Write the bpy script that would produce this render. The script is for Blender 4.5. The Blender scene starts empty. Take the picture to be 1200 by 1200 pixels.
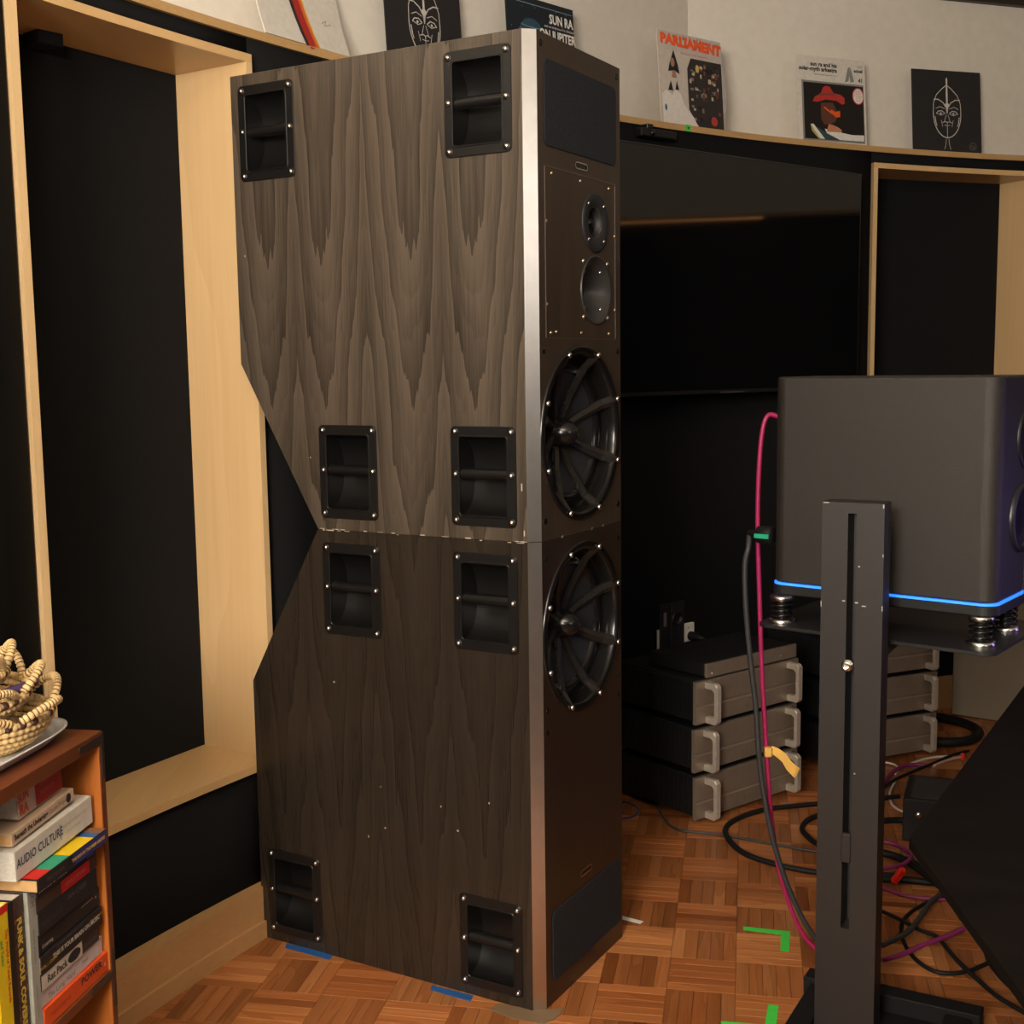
import bpy, bmesh, math, random
from mathutils import Vector as V, Matrix as M
random.seed(7)
SC = bpy.context.scene
COL = SC.collection
PI = math.pi

# ------------------------------------------------------------------ camera
F_PX, PITCH, ROLL, CAM_Z = 1454.55, 0.11763, -0.01352, 1.4511
_cp, _sp, _cr, _sr = math.cos(PITCH), math.sin(PITCH), math.cos(ROLL), math.sin(ROLL)
C_FWD = V((0, _cp, -_sp)); _up = V((0, _sp, _cp)); _rt = V((1, 0, 0))
C_R = _cr * _rt + _sr * _up
C_U = -_sr * _rt + _cr * _up
C_O = V((0, 0, CAM_Z))
cam = bpy.data.cameras.new('camera')
cam.sensor_width = 36; cam.sensor_fit = 'HORIZONTAL'; cam.lens = F_PX / 1200 * 36
cam.clip_start = 0.05
cam_o = bpy.data.objects.new('camera', cam); COL.objects.link(cam_o)
m3 = M((C_R, C_U, -C_FWD)).transposed()
cam_o.matrix_world = M.Translation(C_O) @ m3.to_4x4()
SC.camera = cam_o

# ------------------------------------------------------------------ world, lights, exposure
SC.view_settings.view_transform = 'Standard'; SC.view_settings.look = 'None'
SC.view_settings.gamma = 1; SC.view_settings.use_curve_mapping = False
SC.view_settings.exposure = 0.0
w = bpy.data.worlds.new('world'); SC.world = w; w.use_nodes = True
w.node_tree.nodes['Background'].inputs[0].default_value = (1, .9, .78, 1)
w.node_tree.nodes['Background'].inputs[1].default_value = 0.03


def area(name, loc, target, size, power, color, size_y=None, spread=PI):
    l = bpy.data.lights.new(name, 'AREA'); l.energy = power; l.color = color
    l.shape = 'RECTANGLE'; l.size = size; l.size_y = size_y or size; l.spread = spread
    o = bpy.data.objects.new(name, l); COL.objects.link(o)
    o.location = loc
    o.rotation_euler = (V(target) - V(loc)).to_track_quat('-Z', 'Y').to_euler()
    return o


WARM = (1.0, 0.885, 0.745)
area('softbox_key', (-1.05, -1.3, 2.0), (-0.1, 2.9, 1.25), 0.9, 155, WARM)              # softbox behind the camera, to its left
area('bounced_flash', (-0.2, -0.6, 2.2), (-0.25, -0.4, 2.95), 0.5, 170, WARM)          # flash aimed at the ceiling
area('softbox_fill', (2.95, -2.1, 2.40), (0.1, 2.6, 1.6), 0.9, 15, (1, .93, .85), 0.9)     # smaller softbox behind the camera, to its right
area('accent_lamp', (1.62, 2.55, 1.05), (1.08, 2.6, 1.1), 0.12, 0.8, (0.42, 0.28, 1.0), 0.5)  # violet desk lamp

# ------------------------------------------------------------------ placing helpers


def ray(px, py):
    return C_FWD + C_R * ((px - 600) / F_PX) - C_U * ((py - 600) / F_PX)


def atz(px, py, z=0.0):
    d = ray(px, py); t = (z - C_O.z) / d.z
    return C_O + d * t


def aty(px, py, y):
    d = ray(px, py)
    return C_O + d * (y / d.y)


WC = V((3.594, 0.364))


def rad(t):
    t -= 2.3
    return 5.037 + 0.001 * t + 0.019 * t * t


def wp(t, off=0.0):
    r = rad(t) + off
    return V((WC.x + r * math.cos(t), WC.y + r * math.sin(t)))


# ------------------------------------------------------------------ materials
MATS = {}


def nodes(name):
    m = bpy.data.materials.new(name); m.use_nodes = True
    nt = m.node_tree
    return m, nt, nt.nodes['Principled BSDF']


def plain(name, col, rough=.5, metal=0.0, noise=0.0, nscale=60, bump=0.0, bscale=200, spec=.5, emit=None, estr=0):
    if name in MATS: return MATS[name]
    m, nt, b = nodes(name)
    b.inputs['Base Color'].default_value = (*col, 1)
    b.inputs['Roughness'].default_value = rough
    b.inputs['Metallic'].default_value = metal
    b.inputs['Specular IOR Level'].default_value = spec
    tc = nt.nodes.new('ShaderNodeTexCoord')
    n = nt.nodes.new('ShaderNodeTexNoise'); n.inputs['Scale'].default_value = nscale; n.inputs['Detail'].default_value = 3
    nt.links.new(tc.outputs['Object'], n.inputs['Vector'])
    a = noise or 0.06
    r = nt.nodes.new('ShaderNodeValToRGB')
    r.color_ramp.elements[0].position = .3; r.color_ramp.elements[1].position = .7
    r.color_ramp.elements[0].color = (*[c * (1 - a) for c in col], 1)
    r.color_ramp.elements[1].color = (*[min(1, c * (1 + a)) for c in col], 1)
    nt.links.new(n.outputs['Fac'], r.inputs['Fac']); nt.links.new(r.outputs['Color'], b.inputs['Base Color'])
    if bump:
        n2 = nt.nodes.new('ShaderNodeTexNoise'); n2.inputs['Scale'].default_value = bscale; n2.inputs['Detail'].default_value = 2
        nt.links.new(tc.outputs['Object'], n2.inputs['Vector'])
        bp = nt.nodes.new('ShaderNodeBump'); bp.inputs['Strength'].default_value = bump; bp.inputs['Distance'].default_value = .002
        nt.links.new(n2.outputs['Fac'], bp.inputs['Height']); nt.links.new(bp.outputs['Normal'], b.inputs['Normal'])
    if emit:
        b.inputs['Emission Color'].default_value = (*emit, 1); b.inputs['Emission Strength'].default_value = estr
    MATS[name] = m
    return m


def wood(name, c_lo, c_hi, rough=.4, axis=2, rings=10.0, big=1.6, fine=90.0, stretch=.12, coord='Object', fine_amt=.35, spec=.5, ring_amt=.6, tone=False):
    """grain runs along one object axis; rings come from contour lines of a stretched noise"""
    if name in MATS: return MATS[name]
    m, nt, b = nodes(name); L = nt.links
    tc = nt.nodes.new('ShaderNodeTexCoord')
    src = tc.outputs['Object']
    if coord == 'UV': src = tc.outputs['UV']
    oi = nt.nodes.new('ShaderNodeObjectInfo')

    def mapped(s):
        mp = nt.nodes.new('ShaderNodeMapping')
        sc = [s, s, s]; sc[axis] = s * stretch
        mp.inputs['Scale'].default_value = sc
        L.new(src, mp.inputs['Vector']); return mp.outputs['Vector']
    n = nt.nodes.new('ShaderNodeTexNoise'); n.inputs['Scale'].default_value = 1; n.inputs['Detail'].default_value = 2.5
    n.inputs['Roughness'].default_value = .42
    L.new(mapped(big), n.inputs['Vector'])
    mu = nt.nodes.new('ShaderNodeMath'); mu.operation = 'MULTIPLY'; mu.inputs[1].default_value = rings
    L.new(n.outputs['Fac'], mu.inputs[0])
    fr = nt.nodes.new('ShaderNodeMath'); fr.operation = 'FRACT'; L.new(mu.outputs[0], fr.inputs[0])
    f = nt.nodes.new('ShaderNodeTexNoise'); f.inputs['Scale'].default_value = 1; f.inputs['Detail'].default_value = 3
    mp = nt.nodes.new('ShaderNodeMapping'); sc = [fine, fine, fine]; sc[axis] = fine * .03
    mp.inputs['Scale'].default_value = sc; L.new(src, mp.inputs['Vector']); L.new(mp.outputs['Vector'], f.inputs['Vector'])
    mx = nt.nodes.new('ShaderNodeMix'); mx.data_type = 'FLOAT'; mx.inputs['Factor'].default_value = 1 - ring_amt
    L.new(fr.outputs[0], mx.inputs[2]); L.new(n.outputs['Fac'], mx.inputs[3])
    mx2 = nt.nodes.new('ShaderNodeMix'); mx2.data_type = 'FLOAT'; mx2.inputs['Factor'].default_value = fine_amt
    L.new(mx.outputs[0], mx2.inputs[2]); L.new(f.outputs['Fac'], mx2.inputs[3])
    r = nt.nodes.new('ShaderNodeValToRGB')
    r.color_ramp.elements[0].position = .18; r.color_ramp.elements[1].position = .8
    r.color_ramp.elements[0].color = (*c_lo, 1); r.color_ramp.elements[1].color = (*c_hi, 1)
    L.new(mx2.outputs[0], r.inputs['Fac'])
    out = r.outputs['Color']
    if tone:
        at = nt.nodes.new('ShaderNodeAttribute'); at.attribute_name = 'tone'
        mc = nt.nodes.new('ShaderNodeMix'); mc.data_type = 'RGBA'; mc.blend_type = 'MULTIPLY'; mc.inputs['Factor'].default_value = 1
        L.new(out, mc.inputs[6]); L.new(at.outputs['Color'], mc.inputs[7]); out = mc.outputs[2]
    L.new(out, b.inputs['Base Color'])
    b.inputs['Roughness'].default_value = rough; b.inputs['Specular IOR Level'].default_value = spec
    bp = nt.nodes.new('ShaderNodeBump'); bp.inputs['Strength'].default_value = .08; bp.inputs['Distance'].default_value = .001
    L.new(f.outputs['Fac'], bp.inputs['Height']); L.new(bp.outputs['Normal'], b.inputs['Normal'])
    MATS[name] = m
    return m


FABRIC = plain('black_fabric', (.0085, .0085, .0092), .95, bump=.15, bscale=900, spec=.15)
MAPLE = wood('maple_veneer', (.62, .41, .20), (.76, .53, .28), .36, 2, 5, 3.0, 70, .25, fine_amt=.4, ring_amt=.25)
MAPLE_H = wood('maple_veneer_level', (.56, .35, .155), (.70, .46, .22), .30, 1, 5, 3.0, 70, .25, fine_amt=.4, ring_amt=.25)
MAPLE_EDGE = wood('maple_edge', (.42, .25, .10), (.54, .335, .145), .5, 1, 3, 4, 150, .2, fine_amt=.6, ring_amt=.1)
MAPLE_DARK = wood('maple_base', (.44, .24, .095), (.58, .33, .14), .45, 1, 4, 3, 80, .2, fine_amt=.5, ring_amt=.2)


def veneer(name, lo, hi, rough=.32, fine=.40, vee=.24):
    """book-matched crown-cut veneer: mirrored leaves with nested V contours along z"""
    m, nt, b = nodes(name); L = nt.links

    def math_(op, a, c=None, d=None):
        n = nt.nodes.new('ShaderNodeMath'); n.operation = op
        for k, v in enumerate((a, c, d)):
            if v is None: continue
            if isinstance(v, (int, float)): n.inputs[k].default_value = v
            else: L.new(v, n.inputs[k])
        return n.outputs[0]
    tc = nt.nodes.new('ShaderNodeTexCoord'); sx = nt.nodes.new('ShaderNodeSeparateXYZ'); L.new(tc.outputs['Object'], sx.inputs[0])
    x, y, z = sx.outputs
    v = math_('PINGPONG', math_('ADD', math_('ADD', y, x), -.23 + 4.1), .205)

    def noise(su, sz, det, ofs=0.0):
        c = nt.nodes.new('ShaderNodeCombineXYZ'); L.new(math_('MULTIPLY', v, su), c.inputs[0]); L.new(math_('MULTIPLY', z, sz), c.inputs[2]); c.inputs[1].default_value = ofs
        n = nt.nodes.new('ShaderNodeTexNoise'); n.inputs['Scale'].default_value = 1; n.inputs['Detail'].default_value = det; L.new(c.outputs[0], n.inputs['Vector'])
        return n.outputs['Fac']
    u = math_('ABSOLUTE', math_('ADD', v, -.082))
    f = math_('SUBTRACT', math_('SUBTRACT', z, math_('MULTIPLY', u, 4.5)), math_('MULTIPLY', math_('MULTIPLY', u, u), 40))
    f = math_('MULTIPLY', f, 2.3)
    f = math_('ADD', f, math_('MULTIPLY', noise(20, 1.5, 2), 1.7))
    f = math_('ADD', f, math_('MULTIPLY', noise(150, 9, 3, 3.0), .22))
    g = math_('FRACT', f)
    g2 = math_('FRACT', math_('MULTIPLY', f, 3.0))
    st = noise(330, 3.5, 4, 5.0)
    bd = noise(14, .8, 2, 8.0)
    h = math_('ADD', math_('ADD', math_('MULTIPLY', g, vee), math_('MULTIPLY', st, fine)), math_('ADD', math_('MULTIPLY', bd, .86 - vee - fine), math_('MULTIPLY', g2, .09)))
    r = nt.nodes.new('ShaderNodeValToRGB'); r.color_ramp.elements[0].position = .25; r.color_ramp.elements[1].position = .70
    r.color_ramp.elements[0].color = (*lo, 1); r.color_ramp.elements[1].color = (*hi, 1)
    L.new(h, r.inputs['Fac']); L.new(r.outputs['Color'], b.inputs['Base Color'])
    b.inputs['Roughness'].default_value = rough
    bp = nt.nodes.new('ShaderNodeBump'); bp.inputs['Strength'].default_value = .10; bp.inputs['Distance'].default_value = .0008
    L.new(st, bp.inputs['Height']); L.new(bp.outputs['Normal'], b.inputs['Normal'])
    return m


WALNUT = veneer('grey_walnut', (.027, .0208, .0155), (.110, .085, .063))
WALNUT_L = veneer('grey_walnut_dimmed', (.0155, .0115, .0083), (.037, .0275, .020), .27, .42, .16)  # lower cabinet side: drop in brightness painted into the veneer colour
WALNUT_F = wood('grey_walnut_front', (.024, .016, .011), (.060, .041, .028), .38, 2, 7, 4, 140, .06, fine_amt=.55, ring_amt=.4, spec=.45)
WALNUT_LF = wood('grey_walnut_front_dimmed', (.016, .010, .007), (.032, .020, .014), .32, 2, 7, 4, 140, .06, fine_amt=.55, ring_amt=.4, spec=.5)  # lower cabinet front, dimmer light put into the colour as well
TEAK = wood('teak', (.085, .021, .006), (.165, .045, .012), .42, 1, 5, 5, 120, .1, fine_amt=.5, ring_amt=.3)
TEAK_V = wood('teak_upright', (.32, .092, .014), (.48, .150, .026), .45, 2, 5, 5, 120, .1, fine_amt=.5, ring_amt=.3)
PLANK = wood('parquet_oak', (.58, .52, .46), (1.0, 1.0, 1.0), .22, 0, 4, 14, 260, .10, coord='UV', fine_amt=.5, ring_amt=.5, tone=True, spec=.5)
PLASTER = plain('white_plaster', (.66, .615, .54), .9, noise=.03, nscale=25, bump=.25, bscale=260)
CEIL = plain('ceiling_paint', (.78, .74, .67), .9)
BLACKWOOD = plain('black_stained_trim', (.02, .014, .010), .5)
MOULD = plain('black_moulded_plastic', (.0065, .0062, .0062), .36, bump=.05, bscale=1500)
GLOSSBLK = plain('gloss_black_metal', (.007, .0065, .0065), .20, .0)
CONE = plain('black_cone', (.012, .013, .016), .6)
FOAM = plain('charcoal_foam', (.020, .021, .025), .95, noise=.5, nscale=420, bump=.8, bscale=700, spec=.2)
FOAM_L = plain('charcoal_foam_lower', (.020, .021, .025), .95, noise=.5, nscale=420, bump=.8, bscale=700, spec=.2)
STEEL = plain('bright_steel', (.72, .69, .64), .25, 1.0)
STRIP = plain('satin_aluminium', (.66, .62, .58), .30, 1.0, noise=.04, nscale=30)
ALU = plain('champagne_aluminium', (.27, .215, .165), .36, .45, noise=.05, nscale=40)
ALU_H = plain('pale_aluminium', (.60, .54, .46), .38, .5)
AMPBLK = plain('amplifier_black', (.010, .010, .011), .45)
TVG = plain('screen_glass', (.004, .004, .0045), .05, spec=.6)
TVB = plain('screen_bezel', (.010, .010, .011), .4)
MONI = plain('textured_grey_paint', (.0185, .0155, .0125), .5, noise=.25, nscale=700, bump=.35, bscale=900)
STANDM = plain('stand_paint', (.0145, .0118, .0105), .5, noise=.1, nscale=200, bump=.1, bscale=500)
RUBBER = plain('black_rubber', (.0055, .0055, .006), .6, spec=.3)
BASEM = plain('stand_base_paint', (.006, .006, .0065), .6, spec=.25)
GREYC = plain('grey_cable', (.030, .030, .033), .5)
MAG = plain('magenta_cable', (.34, .012, .088), .45)
PURP = plain('purple_cable', (.20, .016, .10), .5)
WHITEC = plain('white_cable', (.62, .57, .55), .5)
BLUEC = plain('blue_cable', (.012, .02, .13), .5)
REDP = plain('red_plug', (.75, .02, .01), .4)
GREENT = plain('green_tape', (.05, .56, .06), .6)
BLUET = plain('blue_tape', (.010, .085, .29), .65)
WHITET = plain('white_tape', (.72, .70, .66), .6)
CARD = wood('cardboard', (.14, .085, .042), (.19, .12, .065), .8, 0, 3, 6, 90, .2)
YEL = plain('yellow_strap', (.72, .42, .09), .7)
PLUGGREEN = plain('green_ring', (.01, .34, .19), .5)
LED = plain('blue_light', (.05, .3, 1), .4, emit=(.02, .16, 1.0), estr=1.5)
DESK = plain('dark_desk_top', (.0045, .0030, .0023), .8, noise=.25, nscale=14, spec=.08)
WPLATE = plain('white_wall_plate', (.72, .68, .62), .5)
STRAW = plain('straw', (.58, .40, .18), .75, noise=.25, nscale=55)
STRAWD = plain('dark_straw', (.055, .018, .011), .7)
CERAMIC = plain('pale_platter', (.72, .71, .69), .25)
SPOKE = plain('spoke_gloss', (.017, .0145, .0125), .27)
BRONZE = plain('dark_bracket', (.10, .075, .055), .4, .8)
BLKINK = plain('black_ink', (.012, .011, .012), .6)
WHTINK = plain('white_ink', (.72, .68, .62), .6)
PAPER = plain('page_edges', (.70, .66, .58), .85, noise=.10, nscale=300)
TANPAPER = plain('tan_page_edges', (.60, .36, .15), .85)

# ------------------------------------------------------------------ mesh helpers


def mesh(name, verts, faces, mat, parent=None, smooth=False, mats=None, midx=None):
    me = bpy.data.meshes.new(name)
    me.from_pydata([tuple(v) for v in verts], [], faces)
    for mm in (mats or [mat]): me.materials.append(mm)
    if midx:
        for p, i in zip(me.polygons, midx): p.material_index = i
    if smooth:
        for p in me.polygons: p.use_smooth = True
    o = bpy.data.objects.new(name, me); COL.objects.link(o)
    if parent: o.parent = parent
    return o


class MB:
    """collects pieces of one mesh"""

    def __init__(s): s.v = []; s.f = []; s.mi = []; s.sm = []

    def add(s, vs, fs, mi=0, sm=False):
        k = len(s.v); s.v += [tuple(v) for v in vs]
        s.f += [tuple(i + k for i in f) for f in fs]; s.mi += [mi] * len(fs); s.sm += [sm] * len(fs); return s

    def box(s, lo, hi, mi=0, mat=None):
        x0, y0, z0 = lo; x1, y1, z1 = hi
        vs = [V(c) for c in ((x0, y0, z0), (x1, y0, z0), (x1, y1, z0), (x0, y1, z0), (x0, y0, z1), (x1, y0, z1), (x1, y1, z1), (x0, y1, z1))]
        if mat: vs = [mat @ v for v in vs]
        return s.add(vs, [(0, 3, 2, 1), (4, 5, 6, 7), (0, 1, 5, 4), (1, 2, 6, 5), (2, 3, 7, 6), (3, 0, 4, 7)], mi)

    def prism(s, poly, vec, mi=0, sm=False):
        n = len(poly); a = [V(p) for p in poly]; b = [p + V(vec) for p in a]
        fs = [tuple(range(n)), tuple(range(2 * n - 1, n - 1, -1))]
        s.add(a + b, fs, mi)
        s.add(a + b, [(i, n + i, n + (i + 1) % n, (i + 1) % n) for i in range(n)], mi, sm); return s

    def lathe(s, prof, mat=None, n=32, mi=0, sm=True, closed=False, cap=True):
        """prof: (r, h) pairs, axis = local z"""
        vs = []; m = mat or M()
        for r, h in prof:
            for i in range(n):
                a = 2 * PI * i / n; vs.append(m @ V((r * math.cos(a), r * math.sin(a), h)))
        fs = []
        k = len(prof); rng = range(k) if closed else range(k - 1)
        for j in rng:
            for i in range(n):
                j2 = (j + 1) % k
                fs.append((j * n + i, j * n + (i + 1) % n, j2 * n + (i + 1) % n, j2 * n + i))
        s.add(vs, fs, mi, sm)
        if not closed and cap:
            if prof[0][0] > 1e-6: s.add(vs[:n], [tuple(range(n - 1, -1, -1))], mi)
            if prof[-1][0] > 1e-6: s.add(vs[-n:], [tuple(range(n))], mi)
        return s

    def tube(s, pts, r, n=8, mi=0, closed=False, rfun=None, mifun=None, cap=True):
        P = [V(p) for p in pts]; k = len(P); vs = []
        up = V((0, 0, 1)); prev = None
        for i in range(k):
            if closed: t = P[(i + 1) % k] - P[i - 1]
            else: t = P[min(i + 1, k - 1)] - P[max(i - 1, 0)]
            t.normalize()
            if prev is None:
                a = up if abs(t.z) < .9 else V((1, 0, 0)); x = t.cross(a).normalized()
            else:
                x = (prev - t * prev.dot(t)).normalized()
            prev = x; y = t.cross(x)
            rr = rfun(i) if rfun else r
            for j in range(n):
                q = 2 * PI * j / n; vs.append(P[i] + x * (rr * math.cos(q)) + y * (rr * math.sin(q)))
        base = len(s.v); s.v += [tuple(v) for v in vs]
        for i in range(k if closed else k - 1):
            i2 = (i + 1) % k
            for j in range(n):
                s.f.append((base + i * n + j, base + i * n + (j + 1) % n, base + i2 * n + (j + 1) % n, base + i2 * n + j))
                s.mi.append(mifun(i) if mifun else mi); s.sm.append(True)
        if not closed and cap:
            s.f.append(tuple(base + j for j in range(n - 1, -1, -1))); s.mi.append(mi); s.sm.append(False)
            s.f.append(tuple(base + (k - 1) * n + j for j in range(n))); s.mi.append(mi); s.sm.append(False)
        return s

    def build(s, name, mats, parent=None):
        if not isinstance(mats, (list, tuple)): mats = [mats]
        o = mesh(name, s.v, s.f, None, parent, mats=mats, midx=s.mi)
        for p, q in zip(o.data.polygons, s.sm): p.use_smooth = q
        return o


def weld(o):
    bm = bmesh.new(); bm.from_mesh(o.data); bmesh.ops.remove_doubles(bm, verts=bm.verts, dist=1e-6); bm.to_mesh(o.data); bm.free()
    return o


def bevel(o, wd=.0015, seg=1):
    weld(o)
    b = o.modifiers.new('bevel', 'BEVEL'); b.width = wd; b.segments = seg; b.limit_method = 'ANGLE'; b.angle_limit = .6
    return o


def boxo(name, lo, hi, mat, parent=None, bev=0.0, seg=1):
    o = MB().box(lo, hi).build(name, mat, parent)
    return bevel(o, bev, seg) if bev else o


def spline(pts, per=8, closed=False):
    P = [V(p) for p in pts]; out = []; n = len(P)
    for i in range(n if closed else n - 1):
        p0, p1, p2, p3 = (P[i - 1] if (i or closed) else P[0]), P[i], P[(i + 1) % n], P[(i + 2) % n if closed else min(i + 2, n - 1)]
        for k in range(per):
            t = k / per
            out.append(.5 * ((2 * p1) + (p2 - p0) * t + (2 * p0 - 5 * p1 + 4 * p2 - p3) * t * t + (3 * p1 - p0 - 3 * p2 + p3) * t ** 3))
    if not closed: out.append(P[-1])
    return out


def tag(o, label, cat, group=None, kind=None):
    o['label'] = label; o['category'] = cat
    if group: o['group'] = group
    if kind: o['kind'] = kind
    return o


def empty(name, mat=None):
    o = bpy.data.objects.new(name, None); COL.objects.link(o); o.empty_display_size = .05
    if mat is not None: o.matrix_world = mat
    return o


def thing(name, label, cat, mat=None, group=None):
    return tag(empty(name, mat), label, cat, group)


def struct(o):
    o['kind'] = 'structure'; return o


def frame(loc, rz=0.0, rx=0.0):
    return M.Translation(V(loc)) @ M.Rotation(rz, 4, 'Z') @ M.Rotation(rx, 4, 'X')


def rrect(x0, x1, y0, y1, r, n=5):
    out = []
    for cx, cy, a0 in ((x1 - r, y1 - r, 0), (x0 + r, y1 - r, PI / 2), (x0 + r, y0 + r, PI), (x1 - r, y0 + r, 1.5 * PI)):
        for i in range(n + 1):
            a = a0 + PI / 2 * i / n; out.append((cx + r * math.cos(a), cy + r * math.sin(a)))
    return out


def text(body, size, mat, parent, mtx, name='lettering', align='CENTER', stretch=1.0, bold=0.0, res=2):
    cu = bpy.data.curves.new(name, 'FONT'); cu.body = body; cu.size = size
    cu.align_x = align; cu.align_y = 'CENTER'; cu.resolution_u = res; cu.offset = bold
    tmp = bpy.data.objects.new(name, cu)
    me = bpy.data.meshes.new_from_object(tmp)
    bpy.data.objects.remove(tmp); bpy.data.curves.remove(cu)
    me.materials.clear(); me.materials.append(mat)
    o = bpy.data.objects.new(name, me); COL.objects.link(o); o.parent = parent
    o.matrix_local = mtx @ M.Diagonal((stretch, 1, 1, 1))
    return o


def cut(o, cutters):
    """boolean difference, baked into the mesh; the cutters are removed"""
    cs = [c.build('cutter', AMPBLK) for c in cutters]
    bpy.context.view_layer.update()
    for c in cs:
        bm = bmesh.new(); bm.from_mesh(c.data); bmesh.ops.remove_doubles(bm, verts=bm.verts, dist=1e-5); bmesh.ops.recalc_face_normals(bm, faces=bm.faces); bm.to_mesh(c.data); bm.free()
        c.matrix_world = o.matrix_world.copy() if o.parent is None else (o.parent.matrix_world @ o.matrix_local)
        md = o.modifiers.new('cut', 'BOOLEAN'); md.object = c; md.operation = 'DIFFERENCE'; md.solver = 'EXACT'
    bpy.context.view_layer.update()
    dg = bpy.context.evaluated_depsgraph_get()
    me = bpy.data.meshes.new_from_object(o.evaluated_get(dg))
    o.modifiers.clear(); old = o.data; o.data = me; me.name = old.name
    for c in cs:
        d = c.data; bpy.data.objects.remove(c); bpy.data.meshes.remove(d)
    return o


# ================================================================== SETTING
T_OUT, T_IN = 3.02, 1.60
ZL = 2.27                       # ledge top
N1 = (2.7024, 2.562); N2 = (2.0195, 1.848)      # niches along the curved wall
ZB, ZT = .452, 2.188            # niche opening


def ribbon(mb, ta, tb, z0, z1, off):
    n = max(2, int(abs(tb - ta) / .03)); vs = []; fs = []
    for i in range(n + 1):
        p = wp(ta + (tb - ta) * i / n, off); vs += [(p.x, p.y, z0), (p.x, p.y, z1)]
    for i in range(n): fs.append((2 * i, 2 * i + 2, 2 * i + 3, 2 * i + 1))
    mb.add(vs, fs, sm=True)


mb = MB()
for ta, tb in ((T_OUT, N1[0]), (N1[1], N2[0]), (N2[1], T_IN)): ribbon(mb, ta, tb, 0, ZL - .021, .010)
for a, b in (N1, N2):
    ribbon(mb, a, b, 0, ZB - .02, .010); ribbon(mb, a, b, ZT + .02, ZL - .021, .010)
wall = struct(mb.build('wall_back', FABRIC))
wall['label'] = 'curved wall covered in black fabric below the maple ledge'
sol = wall.modifiers.new('thick', 'SOLIDIFY'); sol.thickness = .03; sol.offset = -1; sol.use_even_offset = True


def curved_bar(name, ta, tb, z0, z1, o0, o1, mat, parent=None, step=.02):
    """bar following the wall; cross-section from offset o0 (room side) to o1"""
    n = max(2, int(abs(tb - ta) / step)); mb = MB(); vs = []; fs = []
    for i in range(n + 1):
        t = ta + (tb - ta) * i / n
        a, b = wp(t, o0 if not callable(o0) else o0(t)), wp(t, o1 if not callable(o1) else o1(t))
        vs += [(a.x, a.y, z0), (b.x, b.y, z0), (b.x, b.y, z1), (a.x, a.y, z1)]
    for i in range(n):
        for j in range(4):
            fs.append((4 * i + j, 4 * i + (j + 1) % 4, 4 * i + 4 + (j + 1) % 4, 4 * i + 4 + j))
    fs += [(3, 2, 1, 0), (4 * n, 4 * n + 1, 4 * n + 2, 4 * n + 3)]
    mb.add(vs, fs)
    return mb.build(name, mat, parent)


# white walls above (two flat walls meeting in a corner), right and rear walls, ceiling
COR = V((0.673, 4.76)); a_l = math.radians(48.3); a_r = math.radians(20)
ZC = 2.90
LEND = COR - V((math.cos(a_l), math.sin(a_l))) * 3.6
REND = COR + V((math.cos(a_r), math.sin(a_r))) * 3.2


def wallbox(name, p, q, z0, z1, th, mat):
    d = (q - p).normalized(); n = V((-d.y, d.x)) * th
    poly = [(p.x, p.y, z0), (q.x, q.y, z0), (q.x + n.x, q.y + n.y, z0), (p.x + n.x, p.y + n.y, z0)]
    return struct(MB().prism(poly, (0, 0, z1 - z0)).build(name, mat))


wl = wallbox('wall_left', LEND, COR, ZL - .021, ZC, .05, PLASTER); wl['label'] = 'off-white textured wall above the ledge, left of its corner'
wr = wallbox('wall_right', COR, REND, ZL - .021, ZC, .05, PLASTER); wr['label'] = 'off-white textured wall above the ledge, right of its corner'
RX = 3.66
wallbox('wall_side', V((RX, REND.y + .3)), V((RX, -3.4)), ZL, ZC, .05, PLASTER)
wallbox('wall_side_lower', V((RX, REND.y + .3)), V((RX, -3.4)), 0, ZL - .021, .05, FABRIC)
for nm, p_, q_ in (('wall_rear', V((RX, -3.4)), V((-2.2, -3.4))), ('wall_far_left', V((-2.2, -3.4)), V((LEND.x, LEND.y)))):
    wallbox(nm, p_, q_, ZL, ZC, .05, PLASTER); wallbox(nm + '_lower', p_, q_, 0, ZL, .05, FABRIC)
struct(MB().box((-2.4, -3.5, ZC), (4.0, 6.4, ZC + .06)).build('ceiling', CEIL))
fl = struct(MB().box((-2.4, -3.5, -.06), (4.0, 6.4, -.004)).build('floor', plain('floor_joint', (.035, .014, .006), .7)))
fl['label'] = 'glossy finger-parquet floor of warm brown hardwood'
# dark moulding where the right white wall meets the ceiling
d = V((math.cos(a_r), math.sin(a_r))); n = V((d.y, -d.x))
p = COR + d * 1.02
poly = [(p.x, p.y, 2.872), (p.x + d.x * 2.2, p.y + d.y * 2.2, 2.885), (p.x + d.x * 2.2 + n.x * .03, p.y + d.y * 2.2 + n.y * .03, 2.885), (p.x + n.x * .03, p.y + n.y * .03, 2.872)]
o = struct(MB().prism(poly, (0, 0, .03)).build('trim_5', BLACKWOOD)); o['label'] = 'dark moulding along the ceiling at the top right'

# ledge
led = struct(empty('trim_1')); led['label'] = 'curved maple ledge that carries the record sleeves'
o = curved_bar('ledge_board', T_OUT, T_IN, ZL - .021, ZL, -.002, .36, MAPLE_EDGE, led)
struct(boxo('trim_6', (RX - .12, -3.3, ZL - .021), (RX, REND.y + .3, ZL), MAPLE_EDGE))

led = MB().box((RX - .119, 2.7, ZL - .029), (RX - .110, 4.38, ZL - .022)).build('light_strip', plain('warm_strip', (.6, .35, .15), .5, emit=(1, .42, .14), estr=2.6))
tag(led, 'thin warm light strip under the side wall ledge, reflected in the television', 'lamp')

# niches: four maple boards and a black back panel each


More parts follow.
